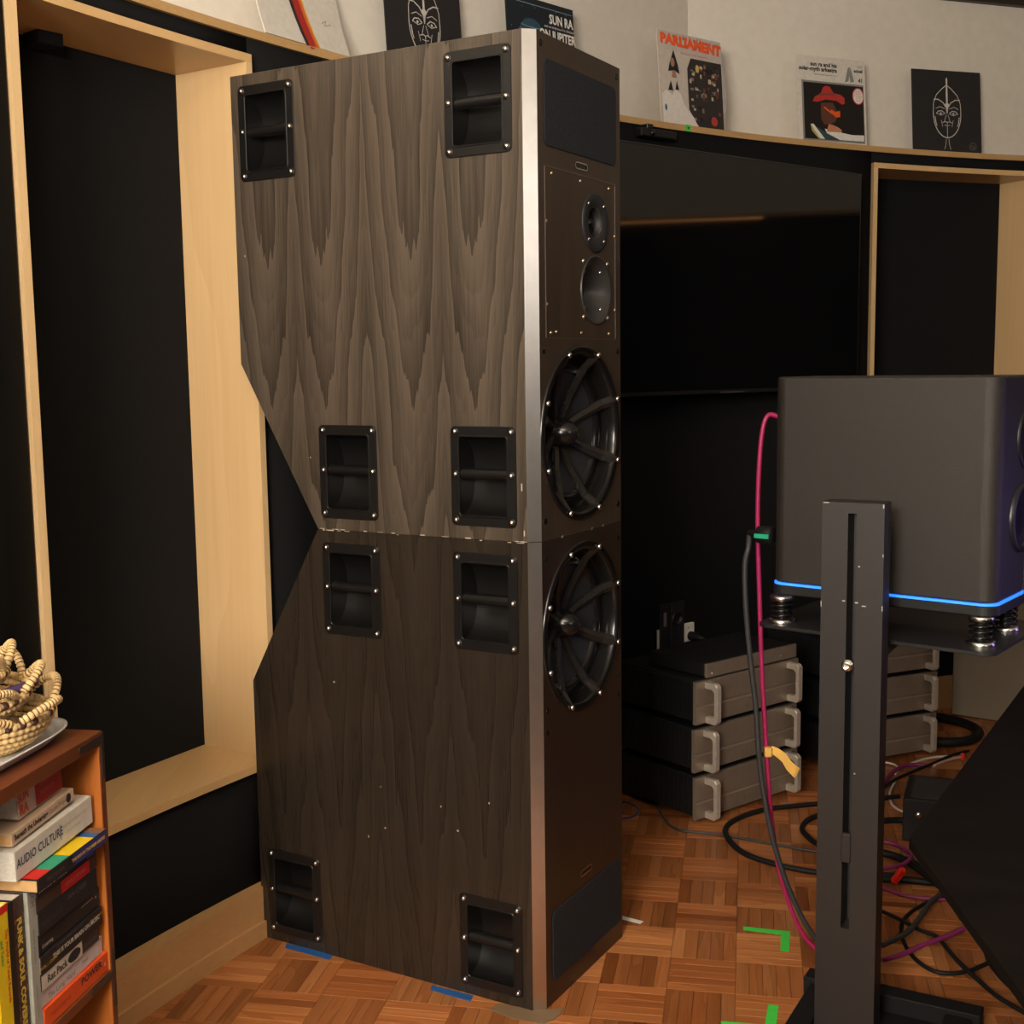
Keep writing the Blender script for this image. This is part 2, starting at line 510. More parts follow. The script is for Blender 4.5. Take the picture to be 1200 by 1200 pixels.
def niche(nm, t_l, t_r, bl, br, label):
    g = struct(empty(nm)); g['label'] = label
    fo = -.006
    th = .0042
    # side boards
    for t_in, t_out, back in ((t_l - th, t_l, bl), (t_r + .0038, t_r, br)):
        a, b = wp(t_in, fo), wp(t_out, fo); c = V(back); e = c + (b - a)
        MB().prism([(a.x, a.y, ZB), (b.x, b.y, ZB), (e.x, e.y, ZB), (c.x, c.y, ZB)], (0, 0, ZT - ZB)).build('side_board', MAPLE, g)
    for z0, z1, nmn in ((ZB - .02, ZB, 'bottom_board'), (ZT, ZT + .02, 'top_board')):
        n = 12; pts = [wp(t_l + (t_r - t_l) * i / n, fo) for i in range(n + 1)]
        e_l = V(bl) + (wp(t_l, fo) - wp(t_l - th, fo)); e_r = V(br) + (wp(t_r, fo) - wp(t_r + th, fo))
        poly = [(q.x, q.y, z0) for q in pts] + [(e_r.x, e_r.y, z0), (e_l.x, e_l.y, z0)]
        MB().prism(poly, (0, 0, z1 - z0)).build(nmn, MAPLE_H, g)
    bl, br = V(bl), V(br); d = (br - bl).normalized(); nn = V((-d.y, d.x)) * .02
    MB().prism([(bl.x, bl.y, ZB), (br.x, br.y, ZB), (br.x + nn.x, br.y + nn.y, ZB), (bl.x + nn.x, bl.y + nn.y, ZB)], (0, 0, ZT - ZB)).build('back_panel', FABRIC, g)
    return g


b2 = wp(2.683, .24)
g1 = niche('trim_2', N1[0], N1[1], (b2.x, b2.y), (-.833, 3.237), 'tall maple-lined recess with a black back, left of the speaker tower')
mb = MB().box((-.03, -.03, -.028), (.03, .03, 0))
o = mb.build('bracket', FABRIC, g1); p = wp(2.650, .19); o.matrix_local = frame((p.x, p.y, ZT), .9)
b3 = wp(2.0, .23)
niche('trim_3', N2[0], N2[1], (b3.x, b3.y), (2.093, 5.401), 'tall maple-lined recess with a black back, right of the television')

# baseboard of the curved wall with a shoe strip
bb = struct(empty('baseboard_left')); bb['label'] = 'pale maple baseboard under the black wall'
b0 = lambda t: -.028 - .25 * (t - 2.6) if t > 2.5 else -.004
curved_bar('board', T_OUT, T_IN, .045, .135, lambda t: b0(t) + .004, .009, MAPLE_DARK, bb)
curved_bar('shoe', T_OUT, T_IN, 0, .045, lambda t: b0(t) - .004, .009, MAPLE_DARK, bb)

# ================================================================== SPEAKER TOWER
SX, SY, SYAW = 0.0522, 2.6418, 1.0506
D_, W_, CH, EE, HU, HL, HH, TT = .8162, .4541, .0223, .5942, 1.463, .6747, 1.07, 2.14
SM = frame((SX, SY, 0), SYAW)          # local x = width (front), y = depth, z up; side face x=0, front face y=0


def handle(parent, yc, zc, name='recessed_handle'):
    """black moulded bar handle set into the side face (outward = -x)"""
    h = empty(name); h.parent = parent; h.matrix_local = M.Translation(V((0, yc, zc)))
    w2, h2 = .083, .110
    # rim plate with an opening
    outer = rrect(-w2, w2, -h2, h2, .012, 4); inner = rrect(-.060, .060, -.086, .086, .006, 4)
    n = len(outer); vs = []; fs = []
    for x in (-.004, 0.0):
        vs += [(x, a, b) for a, b in outer] + [(x, a, b) for a, b in inner]
    for i in range(n):
        j = (i + 1) % n
        fs += [(i, n + i, n + j, j), (2 * n + i, 2 * n + j, 3 * n + j, 3 * n + i), (i, j, 2 * n + j, 2 * n + i), (n + i, 3 * n + i, 3 * n + j, n + j)]
    mb = MB().add(vs, fs)
    # raised inner lip
    lip = rrect(-.060, .060, -.086, .086, .006, 4); lip2 = rrect(-.064, .064, -.090, .090, .008, 4)
    vs = [(-.0065, a, b) for a, b in lip] + [(-.0065, a, b) for a, b in lip2] + [(-.004, a, b) for a, b in lip2] + [(0, a, b) for a, b in lip]
    for i in range(n):
        j = (i + 1) % n
        mb.add([vs[i], vs[j], vs[n + j], vs[n + i]], [(0, 1, 2, 3)]); mb.add([vs[n + i], vs[n + j], vs[2 * n + j], vs[2 * n + i]], [(0, 1, 2, 3)])
        mb.add([vs[i], vs[3 * n + i], vs[3 * n + j], vs[j]], [(0, 1, 2, 3)])
    bevel(mb.build('rim_plate', MOULD, h), .0012)
    # half-cylinder bowl with two flat ends
    mb = MB(); k = 16; dep = .062
    arc = [(dep * math.sin(PI * i / k) ** .8, -.086 * math.cos(PI * i / k)) for i in range(k + 1)]
    vs = [(x, -.060, z) for x, z in arc] + [(x, .060, z) for x, z in arc]
    mb.add(vs, [(i, i + 1, k + 2 + i, k + 1 + i) for i in range(k)], sm=True)
    mb.add([(x, -.060, z) for x, z in arc], [tuple(range(k, -1, -1))]); mb.add([(x, .060, z) for x, z in arc], [tuple(range(k + 1))])
    mb.build('bowl', MOULD, h)
    # grip bar
    mb = MB(); mb.lathe([(.0125, -.062), (.0125, .062)], M.Translation(V((.012, 0, .004))) @ M.Rotation(PI / 2, 4, 'X'), 16)
    mb.build('grip_bar', MOULD, h)
    for a, b in ((-.071, -.098), (-.071, .004), (-.071, .098), (.071, -.098), (.071, .004), (.071, .098)):
        mb = MB().lathe([(.0056, 0), (.0056, .0018), (.0035, .0042), (0, .0048)], M.Translation(V((-.004, a, b))) @ M.Rotation(-PI / 2, 4, 'Y'), 12)
        mb.lathe([(.0088, 0), (.0080, .0012), (.0056, .0012)], M.Translation(V((-.004, a, b))) @ M.Rotation(-PI / 2, 4, 'Y'), 12, 1)
        mb.build('screw', [STEEL, MOULD], h)
    return h


def screw_front(parent, x, z, r=.004, mat=None, hole=False):
    mt = M.Translation(V((x, 0, z))) @ M.Rotation(PI / 2, 4, 'X')
    if hole:
        mb = MB().lathe([(r * .55, .0004), (r, .0008), (r, 0)], mt, 12)
        return mb.build('screw_hole', GLOSSBLK, parent)
    mb = MB().lathe([(r, 0), (r, .001), (r * .6, .0026), (0, .003)], mt, 12)
    return mb.build('screw', mat or STEEL, parent)


def woofer(parent, xc, zc):
    g = empty('woofer'); g.parent = parent; g.matrix_local = M.Translation(V((xc, 0, zc))) @ M.Rotation(PI / 2, 4, 'X')
    # local z = outward from the front face
    mb = MB().lathe([(.180, -.034), (.178, -.004), (.182, .002), (.187, .004), (.197, .004), (.2, .002), (.2, -.002)], None, 64, cap=False)
    mb.build('frame_ring', GLOSSBLK, g)
    mb = MB().lathe([(.180, -.034), (.172, -.040), (.160, -.033), (.150, -.031), (.142, -.035), (.138, -.042)], None, 64, cap=False)
    mb.build('surround', GLOSSBLK, g)
    mb = MB().lathe([(.139, -.042), (.134, -.043), (.09, -.058), (.05, -.073), (.03, -.081), (0, -.084)], None, 64, cap=False)
    mb.build('cone', CONE, g)
    mb = MB().lathe([(.041, -.082), (.039, -.060), (.036, -.055), (.034, -.046), (.029, -.033), (.020, -.020), (.008, -.0115), (0, -.010)], None, 32)
    mb.build('hub', GLOSSBLK, g)
    for k in range(8):
        a = PI / 8 + k * PI / 4
        pr = [(.186, .005, .014), (.176, -.002, .013), (.158, -.018, .0125), (.090, -.044, .0105), (.032, -.056, .0095)]
        mb = MB(); vs = []
        for r, h, w in pr:
            vs += [(r, -w, h - .010), (r, -w, h - .003), (r, 0, h + .002), (r, w, h - .003), (r, w, h - .010)]
        fs = []
        for i in range(len(pr) - 1):
            for j in range(5): fs.append((5 * i + j, 5 * i + (j + 1) % 5, 5 * i + 5 + (j + 1) % 5, 5 * i + 5 + j))
        fs += [(4, 3, 2, 1, 0), tuple(range(len(pr) * 5 - 5, len(pr) * 5))]
        mb.add([M.Rotation(a, 4, 'Z') @ V(v) for v in vs], fs)
        mb.build('spoke', SPOKE, g)
        c = V((.191 * math.cos(a), .191 * math.sin(a), .006))
        MB().lathe([(.0062, 0), (.0062, .004), (.0035, .0055), (0, .0058)], M.Translation(c), 10).build('bolt', STEEL, g)
    return g


def foam_panel(parent, x0, x1, z0, z1, mat):
    out = rrect(x0, x1, z0, z1, .016, 5)
    mb = MB().prism([(x, 0.0, z) for x, z in out], (0, -.003, 0))
    return bevel(mb.build('foam_grille', mat, parent), .0015)


def cabinet(upper):
    z0, z1 = (HH, TT) if upper else (0, HH)
    lab = ('upper cabinet of the grey walnut speaker tower, with tweeter and metal corner strip' if upper else
           'lower cabinet of the grey walnut speaker tower, standing on the parquet')
    g = thing('loudspeaker_cabinet', lab, 'speaker', SM, 'stacked walnut speaker cabinets')
    side = [(CH, TT), (D_, TT), (D_, HU), (EE, HH), (CH, HH)] if upper else [(CH, 0), (CH, HH), (EE, HH), (D_, HL), (D_, 0)]
    mb = MB()
    a = [(0, y, z) for y, z in side]; b = [(W_, y, z) for y, z in side]
    fr0, fr1 = (CH, 0, z0), (CH, 0, z1); fr2, fr3 = (W_ - CH, 0, z0), (W_ - CH, 0, z1)
    vs = a + b + [fr0, fr1, fr2, fr3]
    # indices of the two front vertices of the side polygon
    ia1 = 0 if upper else 1; ia0 = 4 if upper else 0      # top, bottom
    A0, A1, B0, B1 = ia0, ia1, 5 + ia0, 5 + ia1
    fs = [tuple(range(5)), tuple(range(9, 4, -1))]
    for i in range(5):
        j = (i + 1) % 5
        if {i, j} == {ia0, ia1}: continue
        fs.append((j, i, 5 + i, 5 + j))
    fs += [(A0, A1, 11, 10), (10, 11, 13, 12), (12, 13, B1, B0)]
    # the two end faces get the front trapezoid too
    fs.append((A1, B1, 13, 11)); fs.append((A0, 10, 12, B0))
    mb.add(vs, fs)
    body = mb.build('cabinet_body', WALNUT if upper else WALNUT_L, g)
    bm = bmesh.new(); bm.from_mesh(body.data); bmesh.ops.remove_doubles(bm, verts=bm.verts, dist=1e-6); bmesh.ops.recalc_face_normals(bm, faces=bm.faces)
    bm.to_mesh(body.data); bm.free()
    hs = [(.130, 2.005), (.708, 2.003), (.498, 1.208), (.130, 1.210)] if upper else [(.498, .929), (.130, .930), (.704, .134), (.130, .134)]
    wz = 1.295 if upper else .848
    cuts = [MB().box((-.02, y - .0605, z - .0865), (.07, y + .0605, z + .0865)) for y, z in hs]
    rx = M.Rotation(PI / 2, 4, 'X')
    cuts.append(MB().lathe([(.1805, -.1), (.1805, .02)], M.Translation(V((.222, 0, wz))) @ rx, 48, sm=False))
    if upper:
        cuts.append(MB().lathe([(.0765, -.06), (.0765, .02)], M.Translation(V((.297, 0, 1.620))) @ rx, 40, sm=False))
        cuts.append(MB().lathe([(.034, -.03), (.034, .02)], M.Translation(V((.295, 0, 1.772))) @ rx, 32, sm=False))
    cut(body, cuts)
    # front face veneer uses a plainer cut than the sides
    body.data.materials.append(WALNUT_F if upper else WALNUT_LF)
    for p in body.data.polygons:
        if p.normal.y < -.9 and p.center.y < .01: p.material_index = 1
    bevel(body, .0012)
    # metal strip on the chamfer
    e = .0006; k = .0012
    pz0, pz1 = z0 + .0015, z1 - .0005
    q = [(-e, CH - k, pz0), (CH - k, -e, pz0), (CH - k + .001, .001, pz0), (.001, CH - k + .001, pz0)]
    q = [(-e * .7, CH - e * .7, pz0), (CH - e * .7, -e * .7, pz0), (CH, 0, pz0), (0, CH, pz0)]
    MB().prism(q, (0, 0, pz1 - pz0)).build('corner_strip', STRIP, g)
    for y, z in hs: handle(g, y, z)
    woofer(g, .222, wz)
    if upper:
        foam_panel(g, .050, .405, 1.911, 2.090, FOAM)
    else:
        foam_panel(g, .052, .418, .050, .219, FOAM_L)
    # badge: small dark oval plate with a bright rim
    bz = 1.889 if upper else .254
    out = rrect(.194, .256, bz - .008, bz + .008, .0075, 4); n = len(out)
    mb = MB().prism([(x, 0, z) for x, z in out], (0, -.0015, 0)); b_ = mb.build('badge', MOULD, g)
    inn = rrect(.1965, .2535, bz - .0055, bz + .0055, .0052, 4); mb = MB()
    for i in range(n):
        j = (i + 1) % n
        mb.add([(out[i][0], -.0018, out[i][1]), (out[j][0], -.0018, out[j][1]), (inn[j][0], -.0018, inn[j][1]), (inn[i][0], -.0018, inn[i][1])], [(0, 1, 2, 3)])
    mb.build('badge_rim', STEEL, b_)
    # screw holes near the edges of the front
    zs = (2.117, 1.481, 1.113) if upper else (1.030, .690, .640)
    for z in zs:
        for x in (.041, .413): screw_front(g, x, z, .0075 if upper else .006, hole=True)
    if upper:
        pn = empty('driver_panel'); pn.parent = g
        # thin raised panel outline with grooves
        x0, x1, za, zb = .052, .404, 1.508, 1.871
        mb = MB()
        for lo, hi in (((x0, -.0012, za), (x0 + .0022, 0, zb)), ((x1 - .0022, -.0012, za), (x1, 0, zb)), ((x0, -.0012, za), (x1, 0, za + .002)), ((x0, -.0012, zb - .003), (x1, 0, zb))): mb.box(lo, hi)
        mb.build('panel_edge', plain('panel_edge_veneer', (.075, .055, .040), .3), pn)
        for x, z in ((.085, zb - .014), (.222, zb - .014), (.37, zb - .014), (.058, 1.755), (.40, 1.75), (.058, 1.58), (.40, 1.578), (.075, za + .012), (.10, za + .014), (.222, za + .014), (.366, za + .014)):
            screw_front(pn, x, z, .0042, plain('brass_screw', (.62, .47, .30), .3, 1.0))
        # tweeter
        tw = empty('tweeter'); tw.parent = g; tw.matrix_local = M.Translation(V((.295, 0, 1.772))) @ rx
        MB().lathe([(.030, -.018), (.033, -.004), (.040, .003), (.062, .004), (.068, .002), (.068, 0)], None, 40, cap=False).build('face_plate', CONE, tw)
        MB().lathe([(.030, -.018), (.028, -.018), (.0, -.018)], None, 24, cap=False).build('throat', MOULD, tw)
        MB().lathe([(.0145, -.018), (.013, -.011), (.008, -.006), (0, -.004)], None, 24).build('dome', GLOSSBLK, tw)
        for k in range(4):
            a = PI / 4 + k * PI / 2
            MB().lathe([(.0042, 0), (.0042, .0012), (0, .0025)], M.Translation(V((.056 * math.cos(a), .056 * math.sin(a), .004))), 10).build('screw', STEEL, tw)
        # midrange horn
        md = empty('midrange'); md.parent = g; md.matrix_local = M.Translation(V((.297, 0, 1.620))) @ rx
        MB().lathe([(.079, 0), (.079, .003), (.0765, .004), (.072, .001), (.058, -.012), (.040, -.034), (.024, -.046)], None, 48, cap=False).build('horn', plain('horn_satin', (.030, .028, .027), .33), md)
        MB().lathe([(.024, -.046), (.020, -.040), (.010, -.036), (0, -.035)], None, 24).build('dome', CONE, md)
        for k in range(4):
            a = PI / 4 + k * PI / 2
            MB().lathe([(.0062, 0), (.0062, .0016), (0, .0034)], M.Translation(V((.088 * math.cos(a), .088 * math.sin(a), 0))), 10).build('screw', STEEL, md)
            MB().lathe([(.0055, 0), (.0055, .0016), (0, .003)], M.Translation(V((.060 * math.cos(a), .060 * math.sin(a), -.0085))), 10).build('horn_screw', STEEL, md)
    # chipped veneer at the seam and small pale specks on the side
    chip = plain('bare_chip', (.50, .42, .33), .8)
    mb = MB()
    rnd = random.Random(3 if upper else 5)
    sp = [(.03, HH + (.02 if upper else -.02), .0012, .006)] if upper else [(.42, .36, .0018, .0018), (.26, .44, .0012, .002), (.215, .39, .002, .002), (.47, .33, .001, .003), (.13, .47, .0012, .002), (.56, .70, .002, .002), (.43, .46, .001, .001)]
    if upper: sp += [(.79, 1.72, .001, .002), (.035, 1.19, .0012, .008), (.052, 1.16, .0018, .002), (.61, 1.24, .0015, .0015)]
    for y, z, a, b in sp: mb.box((-.0004, y - a, z - b), (.0002, y + a, z + b))
    zz = HH + (.0016 if upper else -.0016)
    for i in range(15):
        y = rnd.choice((rnd.uniform(.5, .588), rnd.uniform(.5, .588), rnd.uniform(.024, .06), rnd.uniform(.06, .5))); ln = rnd.uniform(.002, .009)
        hgt = rnd.uniform(.0004, .0012)
        mb.box((-.0004, y - ln, zz - hgt), (.0002, min(y + ln, .59), zz + hgt))
    for x in (.12, .27, .33): mb.box((x - .002, -.0004, zz - .001), (x + .002, .0002, zz + .001))
    mb.build('veneer_chips', chip, g)['kind'] = 'stuff'
    return g


cab_low = cabinet(False)
cab_up = cabinet(True)

# ================================================================== TELEVISION
tvR, tvA = V((1.330, 4.775, 0)), math.radians(38.9)
TVW, TVZ0, TVZ1 = 1.50, 1.345, 2.147
tv = thing('television', 'large dark flat-screen television on the black wall behind the speaker tower', 'television', frame((tvR.x - TVW * math.cos(tvA), tvR.y - TVW * math.sin(tvA), 0), tvA))
bevel(MB().box((0, 0, TVZ0), (TVW, .035, TVZ1)).build('case', TVB, tv), .003)
MB().box((.008, -.0012, TVZ0 + .014), (TVW - .008, .001, TVZ1 - .008)).build('screen', TVG, tv)
mb = MB()
mb.box((TVW - .006, -.002, TVZ0), (TVW - .003, .0, TVZ1)); mb.build('bezel_edge', plain('bezel_metal', (.16, .16, .17), .35, 1.0), tv)
MB().box((TVW / 2 - .03, -.004, TVZ0 + .002), (TVW / 2 + .09, .002, TVZ0 + .007)).build('logo_bar', plain('dark_logo', (.05, .05, .05), .4), tv)
MB().box((TVW / 2 - .25, .035, TVZ0 + .2), (TVW / 2 + .25, .26, TVZ1 - .2)).build('wall_mount', TVB, tv)
# slim sensor bar fixed under the ledge above the television
p = wp(2.235, -.02)
sb = thing('camera_bar', 'small black sensor bar tucked under the ledge above the television', 'camera', frame((p.x, p.y, 2.205), math.radians(39)))
bevel(MB().box((-.085, -.02, 0), (.085, .012, .028)).build('housing', MOULD, sb), .004, 2)
MB().lathe([(.011, 0), (.010, .004), (0, .004)], M.Translation(V((-.03, -.02, .014))) @ M.Rotation(PI / 2, 4, 'X'), 16).build('lens', GLOSSBLK, sb)
bevel(MB().box((-.05, -.012, .028), (-.02, .025, .044)).build('clip', MOULD, sb), .002)

# ================================================================== RECORD SLEEVES


def sleeve(px, t_bottom, off, yaw, lean, label, w=.312, h=.312, base=BLKINK, bend=None, nm='record_sleeve', dz=.0012):
    p = wp(t_bottom, off)
    g = thing(nm, label, 'record', frame((p.x, p.y, ZL + dz), math.radians(yaw), -math.radians(lean)), 'record sleeves on the ledge')
    n = 10; th = .004; vs = []; fs = []
    for k in range(n + 1):
        z = h * k / n; b = bend(z / h) if bend else 0.0
        vs += [(-w / 2, b, z), (w / 2, b, z), (w / 2, b + th, z), (-w / 2, b + th, z)]
    for k in range(n):
        for j in range(4): fs.append((4 * k + j, 4 * k + (j + 1) % 4, 4 * k + 4 + (j + 1) % 4, 4 * k + 4 + j))
    fs += [(3, 2, 1, 0), (4 * n, 4 * n + 1, 4 * n + 2, 4 * n + 3)]
    mesh('cover', vs, fs, base, g)
    return g


def shape(g, polys, mat, name='print', lift=.0006, bend=None, h=.312):
    """flat printed shapes on the front of a sleeve (x right, y up)"""
    mb = MB()
    for po in polys:
        mb.add([(x, (bend(y / h) if bend else 0) - lift, y) for x, y in po], [tuple(range(len(po)))])
    o = mb.build(name, mat, g)
    if len(polys) > 3: o['kind'] = 'stuff'
    return o


def stroke(pts, wd):
    """a polyline as quads"""
    out = []
    for (x0, y0), (x1, y1) in zip(pts[:-1], pts[1:]):
        d = V((x1 - x0, y1 - y0)); l = d.length or 1e-6; n = V((-d.y, d.x)) / l * wd / 2; e = d / l * wd * .3
        out.append([(x0 - n.x - e.x, y0 - n.y - e.y), (x1 - n.x + e.x, y1 - n.y + e.y), (x1 + n.x + e.x, y1 + n.y + e.y), (x0 + n.x - e.x, y0 + n.y - e.y)])
    return out


def arc(cx, cy, rx, ry, a0, a1, n=14):
    return [(cx + rx * math.cos(a0 + (a1 - a0) * i / n), cy + ry * math.sin(a0 + (a1 - a0) * i / n)) for i in range(n + 1)]


ONFRONT = M.Rotation(PI / 2, 4, 'X')


def stx(g, s, x, y, size, mat, align='CENTER', stretch=1.0, bold=0.0, lift=.001, rot=0.0):
    return text(s, size, mat, g, M.Translation(V((x, -lift, y))) @ ONFRONT @ M.Rotation(rot, 4, 'Z'), align=align, stretch=stretch, bold=bold)


def mask_face(g):
    ink = plain('silver_ink', (.55, .51, .46), .6)
    L = []
    L += stroke(arc(0, .150, .064, .095, PI * .98, PI * 2.02, 18), .0035)
    L += stroke([(-.064, .150), (-.062, .190), (-.048, .222), (-.022, .246), (0, .262)], .0028)
    L += stroke([(.064, .150), (.062, .190), (.048, .222), (.022, .246), (0, .262)], .0028)
    L += stroke([(-.060, .204), (-.040, .204), (-.018, .192), (-.004, .172), (0, .150)], .0035)
    L += stroke([(.060, .204), (.040, .204), (.018, .192), (.004, .172), (0, .150)], .0035)
    L += [[(-.004, .190), (.004, .190), (.0035, .285), (0, .292), (-.0035, .285)], [(-.010, .185), (0, .155), (.010, .185), (0, .196)]]
    LL = L; L = []
    for s in (-1, 1):
        L += stroke([(s * .010, .124), (s * .022, .134), (s * .038, .132), (s * .046, .122)], .003)
        L += stroke([(s * .012, .122), (s * .026, .116), (s * .042, .122)], .002)
        L.append([(s * .027 + a, .1235 + b) for a, b in ((-.005, 0), (0, -.005), (.005, 0), (0, .005))])
        L += stroke([(s * .010, .142), (s * .030, .150), (s * .048, .142)], .002)
        L += stroke([(s * .004, .118), (s * .010, .100), (s * .012, .092)], .0018)
        L += stroke([(s * .026, .098), (s * .022, .082), (s * .020, .072)], .0016)
        L += stroke([(s * .052, .110), (s * .048, .085), (s * .044, .075)], .003)
        L += stroke([(s * .006, .050), (s * .008, .030), (s * .014, .010)], .002)
    L += stroke([(-.020, .088), (-.008, .092), (0, .089), (.008, .092), (.020, .088)], .0025)
    L += stroke([(-.012, .078), (0, .076), (.012, .078)], .0018)
    L += stroke([(0, .088), (0, .058)], .002)
    L = LL + [[(x * 1.08, y * 1.0 + .026) if y > .06 else (x, y) for x, y in po] for po in L]
    shape(g, L, ink)
    # small round stamp in the lower corner
    S = stroke(arc(.118, .024, .016, .014, 0, 2 * PI, 12), .0016) + stroke([(.106, .022), (.114, .030), (.122, .020), (.130, .028)], .0016) + stroke([(.108, .016), (.118, .018), (.128, .015)], .0014)
    shape(g, S, plain('grey_stamp', (.16, .15, .14), .6), 'stamp')


def bent(a, k=3): return lambda u: -a * (1 - u) ** k + a


# 1 white warped sleeve with a rainbow stripe
bf = lambda u: .03 - .045 * max(0.0, 1 - u) ** 2.2
s1 = sleeve(0, 2.520, .015, 56, 4, 'warped white record sleeve with a black, red and orange stripe, over the left ledge', base=plain('sleeve_white', (.62, .58, .52), .5), bend=bf)
for x, wd, c in ((-.035, .012, (.015, .013, .012)), (-.016, .026, (.35, .015, .012)), (.000, .016, (.62, .12, .02)), (.010, .006, (.65, .45, .06))):
    P = [(x + .030 * (1 - u) ** 2 * .9 - .014 * u, .312 * u) for u in [i / 10 for i in range(11)]]
    shape(s1, stroke(P, wd), plain('stripe_%d' % int(x * 1000), c, .5), 'stripe', bend=bf)
shape(s1, stroke([(.075, .075), (.095, .085), (.085, .070), (.110, .078)], .002), plain('pencil', (.25, .24, .22), .6), 'signature', bend=bf)
# 2 black sleeve with a line-drawn mask, behind the tower
s2 = sleeve(0, 2.428, .012, 50, 3.5, 'black record sleeve with a silver mask drawing, peeking over the tower top')
mask_face(s2)
# 3 dark blue sleeve with a ringed globe
s3 = sleeve(0, 2.329, .012, 46, 3.5, 'dark blue record sleeve with a banded globe, above the tower top', base=plain('night_blue', (.006, .012, .018), .5))
shape(s3, [arc(-.045, .190, .060, .060, 0, 2 * PI, 28)], plain('globe_blue', (.02, .06, .09), .6))
shape(s3, sum([stroke(arc(-.045, .190 + dy, math.sqrt(max(0, .0036 - dy * dy)), .006, PI, 2 * PI, 10), .0035) for dy in (-.04, -.025, -.01, .006, .022, .038)], []), plain('globe_band', (.12, .22, .27), .6), 'print', .0009)
rnd = random.Random(4)
shape(s3, [[(x, y), (x + .003, y), (x + .003, y + .003), (x, y + .003)] for x, y in ((rnd.uniform(-.15, .15), rnd.uniform(.01, .30)) for _ in range(60))], plain('star_ink', (.20, .27, .30), .6), 'stars')
stx(s3, 'SUN RA', .095, .262, .040, WHTINK, stretch=.8, bold=.0012)
stx(s3, 'AND HIS INTERGALACTIC ARKESTRA', .085, .238, .0085, WHTINK)
stx(s3, 'ON JUPITER', .075, .212, .040, WHTINK, stretch=.8, bold=.0012)
shape(s3, [[(-.148, .292), (.148, .292), (.148, .294), (-.148, .294)]], plain('star_ink', (.2, .27, .3), .6))
# 4 sleeve in a plastic bag with orange lettering
s4 = sleeve(0, 2.1905, .020, 38, 4.5, 'record sleeve with orange flaming lettering in a loose plastic bag', base=plain('sleeve_cream', (.52, .46, .40), .45), h=.315, w=.318)
shape(s4, [[(-.140, .255), (.155, .240), (.155, .314), (-.140, .314)]], plain('sleeve_grey', (.48, .43, .40), .5))
stx(s4, 'PARLIAMENT', .005, .284, .046, plain('flame_orange', (.80, .10, .02), .5), stretch=1.12, bold=.003, rot=-.03)
rnd = random.Random(11)
shape(s4, [[(x - .006, .296), (x + .006, .296), (x + rnd.uniform(-.004, .004), .302 + rnd.uniform(.006, .014))] for x in [-.10 + .017 * i for i in range(13)]], plain('flame_orange', (.8, .1, .02), .5))
stx(s4, 'THE CLONES OF DR. FUNKENSTEIN', .02, .249, .0085, plain('flame_red', (.65, .05, .02), .5))
shape(s4, [arc(.138, .297, .010, .010, 0, 2 * PI, 12)], plain('sleeve_white', (.62, .58, .52), .5), 'sticker')
shape(s4, [[(-.020, .06), (.010, .02), (.03, .0), (.155, .0), (.155, .238), (.0, .238), (-.02, .20)]], plain('lab_dark', (.028, .022, .022), .5))
for mat_, k, seed in ((plain('lab_grey', (.20, .17, .15), .5), 26, 1), (plain('lab_brown', (.16, .05, .03), .5), 16, 2), (plain('lab_black', (.008, .008, .01), .5), 14, 3), (plain('lab_cream', (.5, .4, .28), .5), 12, 6)):
    rnd = random.Random(seed); L = []
    for _ in range(k):
        x = rnd.uniform(-.012, .135); y = rnd.uniform(.02, .22); a = rnd.uniform(.004, .016); b = rnd.uniform(.003, .016)
        L.append([(x, y), (x + a, y - .001), (x + a, y + b), (x, y + b)])
    shape(s4, L, mat_, lift=.0009 + .0001 * seed)
# pale cloud shape and a dark pointed figure on the left half
shape(s4, [[(-.150, .0), (.02, .0), (.005, .03), (-.02, .05), (-.045, .075), (-.060, .11), (-.085, .12), (-.10, .10), (-.13, .115), (-.150, .10)]], plain('cloud_white', (.68, .63, .58), .6), lift=.0012)
shape(s4, [[(-.085, .255), (-.066, .205), (-.060, .175), (-.085, .185), (-.115, .180), (-.108, .205)], [(-.120, .115), (-.105, .150), (-.095, .115)], [(-.085, .12), (-.075, .152), (-.066, .12)]], BLKINK, lift=.0013)
shape(s4, [arc(-.092, .212, .010, .016, 0, 2 * PI, 10), [(-.10, .16), (-.075, .16), (-.08, .185), (-.095, .185)]], plain('skin_print', (.32, .17, .11), .6), lift=.0015)
shape(s4, [arc(.030, .205, .009, .014, 0, 2 * PI, 10)], plain('lamp_yellow', (.55, .40, .12), .6), lift=.0015)
shape(s4, [arc(.105, .030, .017, .017, 0, 2 * PI, 12)], plain('red_dot', (.40, .05, .03), .6), lift=.0016)
shape(s4, [arc(-.135, .055, .006, .012, 0, 2 * PI, 8)], plain('blue_dot', (.05, .12, .22), .6), lift=.0016)
bag = MB()
pr = [(.159, .0, 0), (.170, .002, .05), (.174, .0, .10), (.170, -.004, .17), (.162, .0, .24), (.159, .002, .315)]
for (x0, y0, z0), (x1, y1, z1) in zip(pr[:-1], pr[1:]): bag.add([(.157, y0, z0), (x0, y0, z0), (x1, y1, z1), (.157, y1, z1), (.157, y0 + .001, z0), (x0, y0 + .001, z0), (x1, y1 + .001, z1), (.157, y1 + .001, z1)], [(0, 1, 2, 3), (7, 6, 5, 4), (1, 5, 6, 2), (0, 3, 7, 4)])
film = plain('plastic_film', (.60, .56, .50), .25)
film.node_tree.nodes['Principled BSDF'].inputs['Alpha'].default_value = .45
bag.build('plastic_bag', film, s4)
